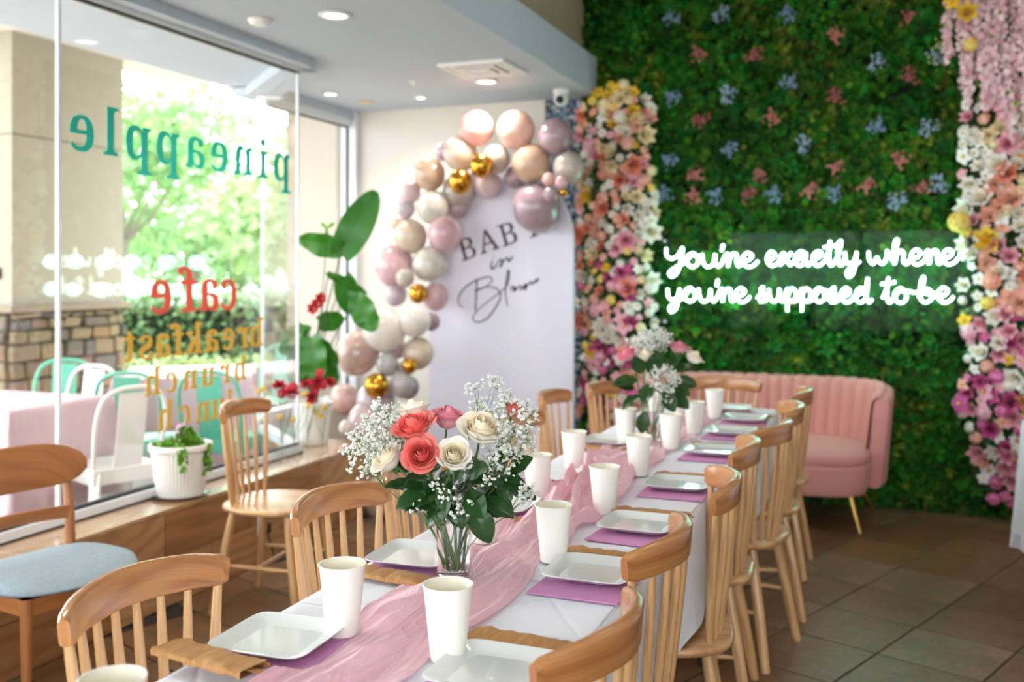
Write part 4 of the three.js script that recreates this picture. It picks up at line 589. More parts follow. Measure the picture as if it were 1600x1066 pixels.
const floret = merge(...[0, 1, 2].map((i) => T(new THREE.IcosahedronGeometry(0.0026, 0), 0.0018 * Math.cos(i * 2.1), 0.0012 * (i - 1), 0.0018 * Math.sin(i * 2.1), i, i * 2, 0)));
function gypsophila(foot, centre, R, n, label, group) {
  const t = thing('gypsophila_sprig', label, 'sprig', foot, 0, group), c = V(...centre).sub(V(...foot)), st = [], fl = [];
  const fork = c.clone().multiplyScalar(0.72); st.push(tube(curve([[0, 0, 0], [c.x * 0.3, c.y * 0.42, c.z * 0.3], [fork.x, fork.y, fork.z]], 8), 0.0011, 4));
  const nb = Math.ceil((n * 1.9) / 9);
  for (let b = 0; b < nb; b++) {
    const a = rr(0, 6.28), p = rr(-1, 1), k = Math.sqrt(1 - p * p), e = c.clone().add(V(Math.cos(a) * k, p * 0.8, Math.sin(a) * k).multiplyScalar(R * Math.cbrt(rr(0.25, 1)))); st.push(tube([fork, fork.clone().lerp(e, 0.5).add(V(rr(-0.006, 0.006), 0.006, rr(-0.006, 0.006))), e], 0.0006, 3));
    for (let i = 0; i < 9; i++) { const q = e.clone().add(V(rr(-1, 1), rr(-0.6, 1), rr(-1, 1)).multiplyScalar(0.016)); st.push(tube([e, q], 0.0004, 3)); fl.push(T(floret.clone(), q.x, q.y, q.z, rr(0, 3), rr(0, 3), 0, rr(0.65, 1.25))); }
  }
  part('blossoms', merge(fl), MT.gyp, t).userData.kind = 'stuff'; part('stems', merge(st), MT.gypStem, t).userData.kind = 'stuff'; return t;
}
function foliageSprig(foot, tips, label, group) { // rose stem leaves: each leaf its own part
  const t = thing('leafy_stem', label, 'foliage', foot, 0, group), F = V(...foot);
  const c = V(...tips[0]).sub(F).multiplyScalar(0.7); part('stem', tube(curve([[0, 0, 0], [c.x * 0.2, c.y * 0.5, c.z * 0.2], [c.x, c.y, c.z]], 10), 0.0018, 5), MT.darkStem, t);
  for (const [x, y, z, dx, dy, dz, s] of tips) { const m = part('leaf', pick(roseLeafG), MT.roseLeaf, t), d = V(dx, dy, dz).normalize(), n = V(rr(-0.4, 0.4), 0.8, 0.75 + rr(-0.3, 0.3)); n.addScaledVector(d, -n.dot(d)).normalize(); const sd = d.clone().cross(n); m.quaternion.setFromRotationMatrix(new THREE.Matrix4().makeBasis(sd, d, n)); m.position.set(x, y, z).sub(F); m.scale.setScalar(s ?? 1); }
}
function vase(x, z, r, h, label, wl) {
  const t = thing('glass_vase', label, 'vase', [x, 0.757, z]);
  part('glass', lathe([[0.0005, 0.003], [r * 0.86, 0.003], [r * 0.88, 0.006], [r * 0.9, h * 0.3], [r * 0.96, h * 0.7], [r * 1.04, h], [r * 1.07, h + 0.001], [r * 1.03, h * 0.7], [r * 0.97, h * 0.3], [r * 0.95, 0.002], [r * 0.9, 0], [0.0005, 0]], 40), MT.vaseGlass, t);
  part('water', lathe([[0.0005, 0.006], [r * 0.85, 0.006], [r * 0.88, h * wl], [0.0005, h * wl]], 36), MT.water, t);
}
// camera-facing helper: right and towards-viewer directions on the table
const CR = V(Math.cos(YAW), 0, -Math.sin(YAW)), CT = V(Math.sin(YAW), 0, Math.cos(YAW));
{
  const [vx, vz] = VASES[0]; vase(vx, vz, 0.043, 0.19, 'clear glass vase of coral and cream roses nearest the viewer', 0.62);
  const O = V(vx, 0, vz), at = (r, y, t) => { const p = O.clone().addScaledVector(CR, r).addScaledVector(CT, t); return [p.x, y, p.z]; }, ft = () => at(rr(-0.022, 0.022), 0.772, rr(-0.02, 0.02)), G = 'roses in the near bouquet';
  const ax = (r, y, t) => { const p = V(0, y, 0).addScaledVector(CR, r).addScaledVector(CT, t); return [p.x, p.y, p.z]; };
  rose('coral', at(-0.083, 1.088, 0.03), ax(-0.25, 0.9, 0.35), ft(), 1.0, 'ruffled coral rose upper left in the near bouquet', G, 1.15);
  rose('coral', at(-0.064, 1.036, 0.07), ax(-0.1, 0.5, 0.9), ft(), 0.98, 'coral rose facing the viewer, lower left centre of the near bouquet', G);
  rose('pink', at(-0.014, 1.1, -0.02), ax(0.1, 1, 0.1), ft(), 0.98, 'pink rose at the back centre of the near bouquet', G);
  rose('cream', at(0.062, 1.082, 0.03), ax(0.15, 0.85, 0.45), ft(), 1.12, 'large open cream rose right of centre in the near bouquet', G, 1.12);
  rose('cream', at(0.004, 1.035, 0.07), ax(0.05, 0.6, 0.8), ft(), 0.88, 'cream rose front centre beside the lower coral rose', G);
  rose('cream', at(-0.138, 1.02, 0.04), ax(-0.55, 0.6, 0.3), ft(), 0.95, 'cream rose leaning out at the left of the near bouquet', G);
  rose('cream', at(-0.092, 1.115, -0.03), ax(-0.2, 1, -0.1), ft(), 0.9, 'cream rose behind the ruffled coral rose', G);
  rose('coral', at(0.132, 1.115, -0.06), ax(0.3, 0.9, -0.1), ft(), 0.75, 'small coral rose veiled by white sprigs at the upper right', G);
  const S = 'white sprigs in the near bouquet';
  [[-0.17, 1.06, 0.01, 0.06, 150, 'white gypsophila cloud at the far left of the near bouquet'], [-0.205, 1.015, 0.0, 0.045, 80, 'low white gypsophila spray drooping left towards the window chair'], [-0.14, 1.1, -0.03, 0.05, 90, 'white gypsophila behind the left cream roses'], [0.085, 1.15, -0.03, 0.05, 70, 'tall airy white gypsophila rising above the large cream rose'], [0.135, 1.1, 0.0, 0.055, 120, 'white gypsophila cloud over the small coral rose'], [0.15, 1.05, 0.01, 0.05, 100, 'white gypsophila at the right edge of the near bouquet'], [0.1, 1.02, 0.04, 0.045, 60, 'white gypsophila under the large cream rose'], [0.03, 0.97, 0.07, 0.06, 18, 'sparse white gypsophila among the dark leaves'], [0.01, 0.92, 0.075, 0.035, 26, 'white gypsophila hanging over the vase rim'], [0.165, 0.95, 0.06, 0.03, 26, 'small white gypsophila tip pointing at the right paper cup'], [-0.06, 0.96, 0.08, 0.05, 14, 'few white gypsophila buds among the left leaves']].forEach(([r, y, t, R, n, l]) => gypsophila(at(rr(-0.015, 0.015), 0.775, rr(-0.015, 0.015)), at(r, y, t), R, n, l, S));
  const lf = (rows) => rows.map(([r, y, t, dr, dy, dt, s]) => { const d = ax(dr, dy, dt); return [...at(r, y, t), ...d, s]; });
  // each leafy stem fans its leaves over one sector of the mound between vase rim and blooms
  const fan = (a0, a1, n, y0, y1, r0, r1, label) => { const rows = []; for (let i = 0; i < n; i++) { const a = a0 + (a1 - a0) * ((i + rnd()) / n), y = y0 + (y1 - y0) * rnd(), rad = (r0 + (r1 - r0) * rnd()) * (0.75 + 0.5 * (y - 0.88) / 0.14); rows.push([Math.sin(a) * rad, y, Math.cos(a) * rad, Math.sin(a) * 0.9 + rr(-0.4, 0.4), rr(-0.9, 0.5), Math.cos(a) * 0.7 + rr(-0.3, 0.3), rr(0.55, 1.0)]); } foliageSprig(at(0.01 * Math.sin(a0), 0.775, 0.01 * Math.cos(a0)), lf(rows), label, 'leafy stems in the near bouquet'); };
  fan(-2.0, -0.9, 17, 0.9, 1.0, 0.035, 0.1, 'leafy rose stem fanning out left under the near roses');
  fan(0.9, 2.0, 17, 0.9, 1.01, 0.035, 0.115, 'leafy rose stem fanning out right under the large cream rose');
  fan(-0.9, 0.9, 26, 0.905, 1.0, 0.03, 0.075, 'leafy rose stem with dark leaves hanging over the near vase front');
  fan(2.2, 4.1, 12, 0.93, 1.01, 0.02, 0.07, 'leafy rose stem filling the back of the near bouquet');
  foliageSprig(at(-0.01, 0.775, 0.01), lf([[-0.06, 0.95, 0.05, -0.9, -0.25, 0.3, 0.95], [-0.085, 0.965, 0.03, -0.9, -0.1, 0.2, 0.9]]), 'rose stem with two long leaves pointing at the left plate', 'leafy stems in the near bouquet');
  foliageSprig(at(0.01, 0.775, 0.01), lf([[0.05, 0.925, 0.07, 0.4, -0.85, 0.3, 1.15], [0.07, 0.94, 0.06, 0.7, -0.4, 0.3, 1.1], [0.035, 0.96, 0.075, 0.4, -0.5, 0.5, 1.1], [0.1, 0.97, 0.03, 1, -0.2, 0.2, 0.95], [0.125, 0.955, 0.02, 1, -0.45, 0.1, 0.9], [0.12, 0.985, 0.02, 0.9, 0.55, 0, 0.95]]), 'rose stem with broad leaves hanging right of the near vase', 'leafy stems in the near bouquet');
}
{
  const [vx, vz] = VASES[1]; vase(vx, vz, 0.043, 0.19, 'clear glass vase of pink and cream roses farther down the table', 0.6);
  const O = V(vx, 0, vz), at = (r, y, t) => { const p = O.clone().addScaledVector(CR, r).addScaledVector(CT, t); return [p.x, y, p.z]; }, ft = () => at(rr(-0.022, 0.022), 0.772, rr(-0.02, 0.02)), G = 'roses in the far bouquet';
  const ax = (r, y, t) => { const p = V(0, y, 0).addScaledVector(CR, r).addScaledVector(CT, t); return [p.x, p.y, p.z]; };
  rose('pink', at(-0.1, 1.1, 0.03), ax(-0.5, 0.8, 0.2), ft(), 1.0, 'pink rose at the left of the far bouquet', G);
  rose('cream', at(-0.032, 1.1, 0.04), ax(0.1, 0.9, 0.3), ft(), 0.95, 'cream rose between the pink rose and the white sprigs of the far bouquet', G);
  rose('pink', at(0.108, 1.125, 0.0), ax(0.2, 0.9, 0.1), ft(), 1.0, 'pink rose at the right of the far bouquet', G);
  rose('cream', at(0.163, 1.09, 0.02), ax(0.55, 0.8, 0.2), ft(), 0.98, 'cream rose leaning out at the right edge of the far bouquet', G);
  const S = 'white sprigs in the far bouquet';
  [[0.0, 1.165, 0.0, 0.065, 200, 'domed white gypsophila at the top of the far bouquet'], [-0.045, 1.145, 0.01, 0.05, 110, 'white gypsophila at the top left of the far bouquet'], [0.045, 1.15, 0.0, 0.05, 110, 'white gypsophila at the top right of the far bouquet'], [0.035, 1.01, 0.07, 0.06, 150, 'white gypsophila at the front of the far bouquet'], [0.03, 0.95, 0.07, 0.05, 40, 'sparse white gypsophila low on the far bouquet']].forEach(([r, y, t, R, n, l]) => gypsophila(at(rr(-0.015, 0.015), 0.775, rr(-0.015, 0.015)), at(r, y, t), R, n, l, S));
  const lf = (rows) => rows.map(([r, y, t, dr, dy, dt, s]) => [...at(r, y, t), ...ax(dr, dy, dt), s]);
  foliageSprig(at(-0.01, 0.775, 0.01), lf([[-0.06, 1.0, 0.03, -1, 0.05, 0.2, 1.4], [-0.07, 0.97, 0.03, -0.9, 0.15, 0.2, 1.2], [-0.05, 0.94, 0.04, -0.8, -0.3, 0.3, 1.2], [-0.02, 0.99, 0.06, -0.2, -0.7, 0.5, 1.3], [0.0, 1.02, 0.04, 0, 0.9, 0.3, 1.4], [-0.04, 1.03, 0.03, -0.4, 0.8, 0.3, 1.2]]), 'leafy rose stem fanning out left in the far bouquet', 'leafy stems in the far bouquet');
  foliageSprig(at(0.01, 0.775, 0.0), lf([[0.06, 0.99, 0.04, 0.8, -0.5, 0.3, 1.4], [0.08, 1.0, 0.02, 0.9, -0.2, 0.2, 1.4], [0.07, 0.95, 0.04, 0.7, -0.6, 0.3, 1.3], [0.04, 0.96, 0.06, 0.4, -0.8, 0.4, 1.3], [0.06, 1.04, 0.02, 0.6, 0.7, 0.2, 1.3], [0.1, 1.03, 0.0, 0.8, 0.4, 0, 1.2], [-0.03, 0.88, 0.045, -0.2, -0.9, 0.2, 1.2]]), 'leafy rose stem fanning out right in the far bouquet', 'leafy stems in the far bouquet');
}
// ---------- things on the window sill ----------
{
  const p = [-2.985, 0.422, -3.665], t = thing('flower_pot', 'white ribbed plant pot standing on the window sill', 'plant pot', p), R = 0.132, H = 0.235;
  const ribs = (u, y) => (y > 0.012 && y < H - 0.03 ? 0.0022 * Math.cos(u * 2 * Math.PI * 48) : 0);
  const prof = [[0.0005, 0], [0.095, 0], [0.1, 0.004], [0.103, 0.014], [0.108, 0.06], [0.116, 0.12], [0.126, 0.2], [0.1265, H - 0.03], [R + 0.004, H - 0.028], [R + 0.007, H - 0.022], [R + 0.007, H - 0.004], [R + 0.004, H], [R - 0.006, H], [R - 0.01, H - 0.03], [0.0005, H - 0.032]];
  part('pot', grid(288, prof.length - 1, (u, v) => { const [r, y] = prof[Math.round(v * (prof.length - 1))], a = -u * 6.28318, q = r + (r > 0.05 && v < 0.6 ? ribs(u, y) : 0); return [Math.cos(a) * q, y, Math.sin(a) * q]; }, true), MT.pot, t);
  part('soil', lathe([[0.0005, H - 0.02], [R - 0.01, H - 0.028]], 24), MT.soil, t);
  single('pot_saucer', lathe([[0.0005, 0.003], [0.1, 0.003], [0.125, 0.016], [0.128, 0.016], [0.105, 0], [0.0005, 0]], 40), phys(0x8a8a86, 0.2, { clearcoat: 0.5 }), 'grey saucer under the white ribbed pot', 'saucer', [p[0], 0.4205, p[2]]);
  t.position.y = 0.4245;
  const f = thing('trailing_plant', 'bright green plant with a lilac flower trailing over the white ribbed pot', 'plant', [p[0], 0.424 + H - 0.02, p[2]]), L = [];
  for (let i = 0; i < 150; i++) { const a = rr(0, 6.28), r = 0.11 * Math.sqrt(rnd()); L.push(T(leafGeo(0.028, 0.011, 0.3, 0.2, 2, 3), Math.cos(a) * r, rr(-0.005, 0.02), Math.sin(a) * r, rr(0.2, 1.3), rr(0, 6.28), 0)); }
  for (let i = 0; i < 90; i++) { const r = rr(-0.01, 0.1), y = rr(0.01, 0.05) * (1 + Math.sin(r * 40)); L.push(T(leafGeo(0.034, 0.014, 0.3, 0.2, 2, 3), CR.x * r + CT.x * 0.03, y, CR.z * r + CT.z * 0.03, rr(0, 1.3), rr(0, 6.28), 0)); }
  for (const [r, tt, d, n] of [[0.055, 0.125, 0.1, 24], [0.135, 0.03, 0.12, 46]]) for (let i = 0; i < n; i++) { const v = i / n, b = V(0, 0, 0).addScaledVector(CR, r + rr(-0.015, 0.02)).addScaledVector(CT, tt); L.push(T(leafGeo(0.028, 0.012, 0.3, 0.2, 2, 3), b.x, 0.012 - v * d, b.z, rr(0.5, 2), rr(0, 6.28), 0)); }
  part('leaves', merge(L), MT.leafy, f).userData.kind = 'stuff';
  const fl = flowerGeo('lily', 0xdca6dc, 0xf0e0a0), m = part('flower', merge(T(fl.clone(), 0, 0.09, 0, -0.5, 0.4, 0, 0.9), T(fl.clone(), -0.03, 0.055, 0, -0.2, -0.4, 0, 0.8)), petalMat, f); m.position.copy(CR.clone().multiplyScalar(0.015).addScaledVector(CT, 0.03));
}
{ // large-leaved plant in a plain white pot
  const P = V(-3.17, 0.421, -5.05), t = thing('plant_pot', 'plain white pot on the far end of the sill', 'plant pot', P.toArray());
  part('pot', lathe([[0.0005, 0], [0.085, 0], [0.092, 0.006], [0.118, 0.23], [0.124, 0.235], [0.124, 0.25], [0.112, 0.25], [0.108, 0.22], [0.0005, 0.215]], 40), MT.pot, t);
  part('soil', lathe([[0.0005, 0.222], [0.108, 0.218]], 24), MT.soil, t);
  const pl = thing('large_leaved_plant', 'tall plant with big glossy heart-shaped leaves and small red flowers', 'plant', [P.x, P.y + 0.22, P.z]), Pb = V(P.x, P.y + 0.22, P.z);
  // each leaf: base, tip, half width, facing
  const at = (r, y, tt = 0) => V(0, 0, 0).addScaledVector(CR, r).addScaledVector(CT, tt).setY(y);   // relative to the pot mouth
  const k = 5.8 / 1556, px = (x, y, tt = 0) => at((x - 512) * k, 1.43 - (y - 425) * k - Pb.y, tt);
  const leaf = (b, tip, w, cup = 0.2, tw = 0) => {
    const d = tip.clone().sub(b), L = d.length(); d.normalize(); let n = CT.clone().applyAxisAngle(d, tw); n.addScaledVector(d, -n.dot(d)).normalize(); const sd = d.clone().cross(n), ext = 0.12;
    const g = grid(10, 16, (u, v) => { const e = u * 2 - 1, vv = v, prof = (Math.sin(Math.PI * Math.min(1, vv * 0.93 + 0.06)) ** 0.45) * (1 - 0.22 * vv), wv = w * prof, back = -ext * L * Math.abs(e) ** 1.5 * Math.max(0, 0.3 - vv) * 2.2, q = b.clone().addScaledVector(d, L * vv + back).addScaledVector(sd, e * wv).addScaledVector(n, -cup * Math.abs(e) * wv * -1 - 0.1 * L * vv * vv + 0.008 * Math.sin(vv * 14) * Math.abs(e)); return [q.x, q.y, q.z, e * wv, vv * L]; });
    part('leaf', g, MT.bigLeaf, pl); part('midrib', tube([0, 0.25, 0.5, 0.75, 0.98].map((v) => b.clone().addScaledVector(d, L * v).addScaledVector(n, 0.002 - 0.1 * L * v * v)), (q) => 0.003 - 0.002 * q, 6), MT.stem, pl);
    part('stem', tube(curve([[rr(-0.03, 0.03), -0.01, rr(-0.03, 0.03)], [b.x * 0.4, b.y * 0.55, b.z * 0.4], b.toArray()], 12), 0.004, 6), MT.darkStem, pl);
  };
  leaf(px(558, 397), px(612, 297), 0.11, 0.15, 0.1); leaf(px(560, 388), px(490, 375), 0.085, 0.2, -0.4); leaf(px(585, 466, 0.06), px(614, 516, 0.1), 0.09, 0.25, 0.2); leaf(px(540, 425, 0.03), px(598, 462, 0.04), 0.05, 0.2, 0.9); leaf(px(560, 432, -0.03), px(572, 492, -0.03), 0.08, 0.2, -0.3);
  leaf(px(512, 527, 0.06), px(524, 592, 0.09), 0.1, 0.2, 0.2); leaf(px(505, 525, 0.0), px(463, 552, 0.03), 0.07, 0.2, -0.3); leaf(px(500, 540, -0.04), px(478, 592, -0.04), 0.08, 0.2, 0.1); leaf(px(520, 505, -0.05), px(560, 500, -0.06), 0.075, 0.15, 0.4); leaf(px(505, 520, -0.05), px(470, 515, -0.05), 0.05, 0.2, 0.6); leaf(px(485, 560, 0.02), px(478, 612, 0.03), 0.05, 0.1, 0.8); leaf(px(520, 535, 0.02), px(552, 572, 0.04), 0.075, 0.2, 0.3); leaf(px(505, 560, -0.02), px(490, 600, 0.0), 0.07, 0.2, -0.5); leaf(px(495, 515, 0.02), px(468, 540, 0.05), 0.06, 0.2, 0.4); leaf(px(530, 560, -0.04), px(545, 606, -0.03), 0.07, 0.2, 0.2); leaf(px(500, 545, 0.05), px(498, 590, 0.08), 0.06, 0.25, -0.2);
  for (const [x, y] of [[524, 474], [517, 482], [530, 466]]) { const c = px(x, y, 0.05); part('red_flower', T(flowerGeo('rose', 0xd8242c, 0xb81420), c.x, c.y, c.z, 0, 0.3, 0, 0.9), petalMat, pl, 'small red flower'); }
  const bt = px(536, 356); part('young_leaf', merge(T(leafGeo(0.06, 0.012, 0.2, 0.2, 2, 4), bt.x, bt.y, bt.z, 0, 0.3, 0.9), T(leafGeo(0.06, 0.012, 0.2, 0.2, 2, 4), bt.x, bt.y, bt.z, 0, 0.3, -0.9), T(leafGeo(0.05, 0.012, 0.2, 0.2, 2, 4), bt.x, bt.y - 0.04, bt.z, 0.2, 0.3, 0.1)), MT.leafy, pl); part('stem', tube(curve([[0, 0, 0], px(525, 500).toArray(), bt.toArray()], 12), 0.003, 6), MT.darkStem, pl);
}
{ // bud vases with small red carnations and yellow mums
  const G = 'bud vases on the window sill', carn = flowerGeo('rose', 0xc01432, 0x980c24), carn2 = flowerGeo('puff', 0xb8122c, 0xd02a40), mum = flowerGeo('puff', 0xd8a830, 0xe8c858);
  const vs = thing('bud_vase', '', 'vase', [0, 0, 0], 0, G); part('glass', lathe([[0.0005, 0.003], [0.018, 0.003], [0.021, 0.012], [0.0215, 0.09], [0.02, 0.12], [0.021, 0.17], [0.0235, 0.195], [0.0245, 0.195], [0.022, 0.165], [0.0212, 0.12], [0.0228, 0.09], [0.0225, 0.01], [0.02, 0], [0.0005, 0]], 24), MT.vaseGlass, vs);
  const V5 = [[-3.05, -4.42, 'glass bud vase of yellow mums right behind the lone chair back'], [-3.01, -4.5, 'glass bud vase with the leftmost red carnations'], [-3.035, -4.645, 'slim glass bud vase between the red carnations'], [-2.995, -4.72, 'glass bud vase with tall red carnations in front of the white pot'], [-2.95, -4.813, 'glass bud vase of yellow mums nearest the balloons']];
  V5.forEach(([x, z, l], i) => { if (i) copyOf(vs, [x, 0.4215, z], rr(0, 6), l); else { vs.position.set(x, 0.4215, z); vs.userData.label = l; } });
  const Zd = 5.35, k = Zd / 1556, fl = [['red', 436, 606, 1], ['red', 446, 609, 1], ['red', 440, 615, 1], ['red', 458, 605, 1], ['red', 457, 616, 1], ['red', 480, 604, 3], ['red', 492, 610, 3], ['red', 500, 583, 3], ['red', 505, 602, 3], ['red', 490, 622, 3], ['red', 497, 600, 3], ['red', 514, 601, 4], ['yellow', 405, 612, 0], ['yellow', 412, 607, 0], ['yellow', 437, 652, 1], ['yellow', 458, 656, 2], ['yellow', 493, 643, 4], ['yellow', 506, 637, 4], ['yellow', 482, 634, 2], ['yellow', 476, 616, 2], ['yellow', 415, 654, 0], ['yellow', 500, 650, 4]];
  const ORDL = ['first', 'second', 'third', 'fourth', 'fifth', 'sixth', 'seventh', 'eighth', 'ninth', 'tenth', 'eleventh', 'last']; fl.sort((a, b) => a[1] - b[1]); const cnt = {}; fl.forEach(([c, x, y, v]) => {
    const [vx, vz] = V5[v], n = (cnt[c] = (cnt[c] ?? 0) + 1), Zv = -Math.cos(YAW) * vz - Math.sin(YAW) * vx, h = V((Zv * (x - 800)) / FOCAL * CR.x - Zv * Math.sin(YAW), 1.43 - ((y - 425) * Zv) / FOCAL, (Zv * (x - 800)) / FOCAL * CR.z - Zv * Math.cos(YAW));
    const t = thing(c === 'red' ? 'red_carnation' : 'yellow_mum', c === 'red' ? `${ORDL[n - 1]} small crimson carnation from the left on the sill` : `${ORDL[n - 1]} small yellow mum from the left on the sill`, 'flower', h.toArray(), 0, c === 'red' ? 'red carnations on the sill' : 'yellow mums on the sill');
    const m = part('bloom', c === 'red' ? pick([carn, carn2]) : mum, petalMat, t); m.quaternion.copy(lean(CT.clone().add(V(rr(-0.5, 0.5), rr(0.3, 1), rr(-0.3, 0.3))), rr(0, 6))); m.scale.setScalar(c === 'red' ? 0.98 : 0.62);
    const f = V(vx, 0.43, vz).sub(h); part('stem', tube(curve([[0, 0, 0], [f.x * 0.25, f.y * 0.35, f.z * 0.25], [f.x * 0.9, f.y * 0.68, f.z * 0.9], f.toArray()], 14), 0.0013, 5), MT.stem, t);
  });
}
{
  const o = thing('wall_outlet', 'power outlet with a black plug and cord under the window chair', 'outlet', [-2.868, 0.2, -4.12], Math.PI / 2);
  part('plate', rbox(0.075, 0.115, 0.006, 0.002, 0, 0, 0), MT.white, o); part('plug', rbox(0.035, 0.05, 0.04, 0.006, 0, -0.02, 0.022), MT.black, o);
  part('cord', tube(curve([[0, -0.04, 0.03], [0.01, -0.12, 0.05], [0.05, -0.19, 0.05], [0.12, -0.194, 0.06], [0.22, -0.194, 0.03]], 24), 0.004, 7), MT.black, o);
}
// ---------- lettering on the shop window ----------
{
  const xh = (() => { const g = new TextGeometry('x', { font: serifBold, size: 1, depth: 0.01, curveSegments: 4 }); g.computeBoundingBox(); return g.boundingBox.max.y; })();
  const sets = [
    ['pineapple', 1.925, 0.146, 0x16c8b0, [['p', -4.632], ['i', -4.454], ['n', -4.282], ['e', -4.089], ['a', -3.905], ['p', -3.716], ['p', -3.524], ['l', -3.354], ['e', -3.193]], 'teal', 'at the top'],
    ['cafe', 1.241, 0.15, 0xee5a4a, [['c', -4.165], ['a', -4.01], ['f', -3.845], ['e', -3.668]], 'coral red', 'in the middle'],
    ['breakfast', 1.04, 0.106, 0xe8b640, [['b', -4.4], ['r', -4.282], ['e', -4.16], ['a', -4.03], ['k', -3.895], ['f', -3.775], ['a', -3.68], ['s', -3.57], ['t', -3.465]], 'mustard', 'under the red word'],
    ['brunch', 0.875, 0.09, 0xe8b640, [['b', -4.26], ['r', -4.135], ['u', -4.0], ['n', -3.868], ['c', -3.737], ['h', -3.614]], 'mustard', 'second of three'],
    ['lunch', 0.708, 0.094, 0xe8b640, [['l', -4.17], ['u', -4.079], ['n', -3.962], ['c', -3.831], ['h', -3.698]], 'mustard', 'lowest of three'],
  ];
  for (const [w, y, h, c, L, cn, where] of sets) {
    const t = thing('window_lettering', `${cn} vinyl lettering ${where} on the window reading ${w}`, 'lettering', [-3.0955, y, 0]), m = phys(c, 0.6, { transmission: 0.15, thickness: 0 }), wide = 1.0;
    for (const [ch, z] of L) { const g = new TextGeometry(ch, { font: serifBold, size: h / xh, depth: 0.0012, curveSegments: 6 }); g.computeBoundingBox(); g.translate(-(g.boundingBox.max.x + g.boundingBox.min.x) / 2, 0, 0).scale(wide, 1, 1); const q = part('letter', g, m, t); q.rotation.y = -Math.PI / 2; q.position.z = z; }
  }
}
// ---------- white-clothed table at the right edge ----------
{
  const t = thing('side_table', 'table under a white cloth at the right edge of the room', 'table', [0.98, 0, -4.72]);
  part('tabletop', rbox(0.8, 0.03, 0.6, 0.006, 0, 0.745, 0), MT.wood, t); for (const [x, z] of [[0.35, 0.25], [-0.35, 0.25], [0.35, -0.25], [-0.35, -0.25]]) part('leg', rbox(0.04, 0.73, 0.04, 0.005, x, 0.365, z), MT.black, t);
  const a = 0.41, b = 0.31, D = 0.5;
  single('side_tablecloth', grid(90, 90, (u, v) => {
    const X = (u * 2 - 1) * (a + D), Z = (v * 2 - 1) * (b + D), ex = Math.max(Math.abs(X) - a, 0), ez = Math.max(Math.abs(Z) - b, 0), d = Math.hypot(ex, ez), e = d > 0 ? 1 / d : 0, out = 0.01 + d * 0.06 + 0.02 * d / D * Math.sin(Math.atan2(Z, X) * 17);
    return [Math.sign(X) * (Math.min(Math.abs(X), a) + ex * e * out), 0.763 - Math.max(0, Math.min(d, 0.6) - 0.008), Math.sign(Z) * (Math.min(Math.abs(Z), b) + ez * e * out), X, Z];
  }), MT.linen, 'white tablecloth hanging to a point at the right edge of the room', 'tablecloth', [0.98, 0, -4.72]);
}

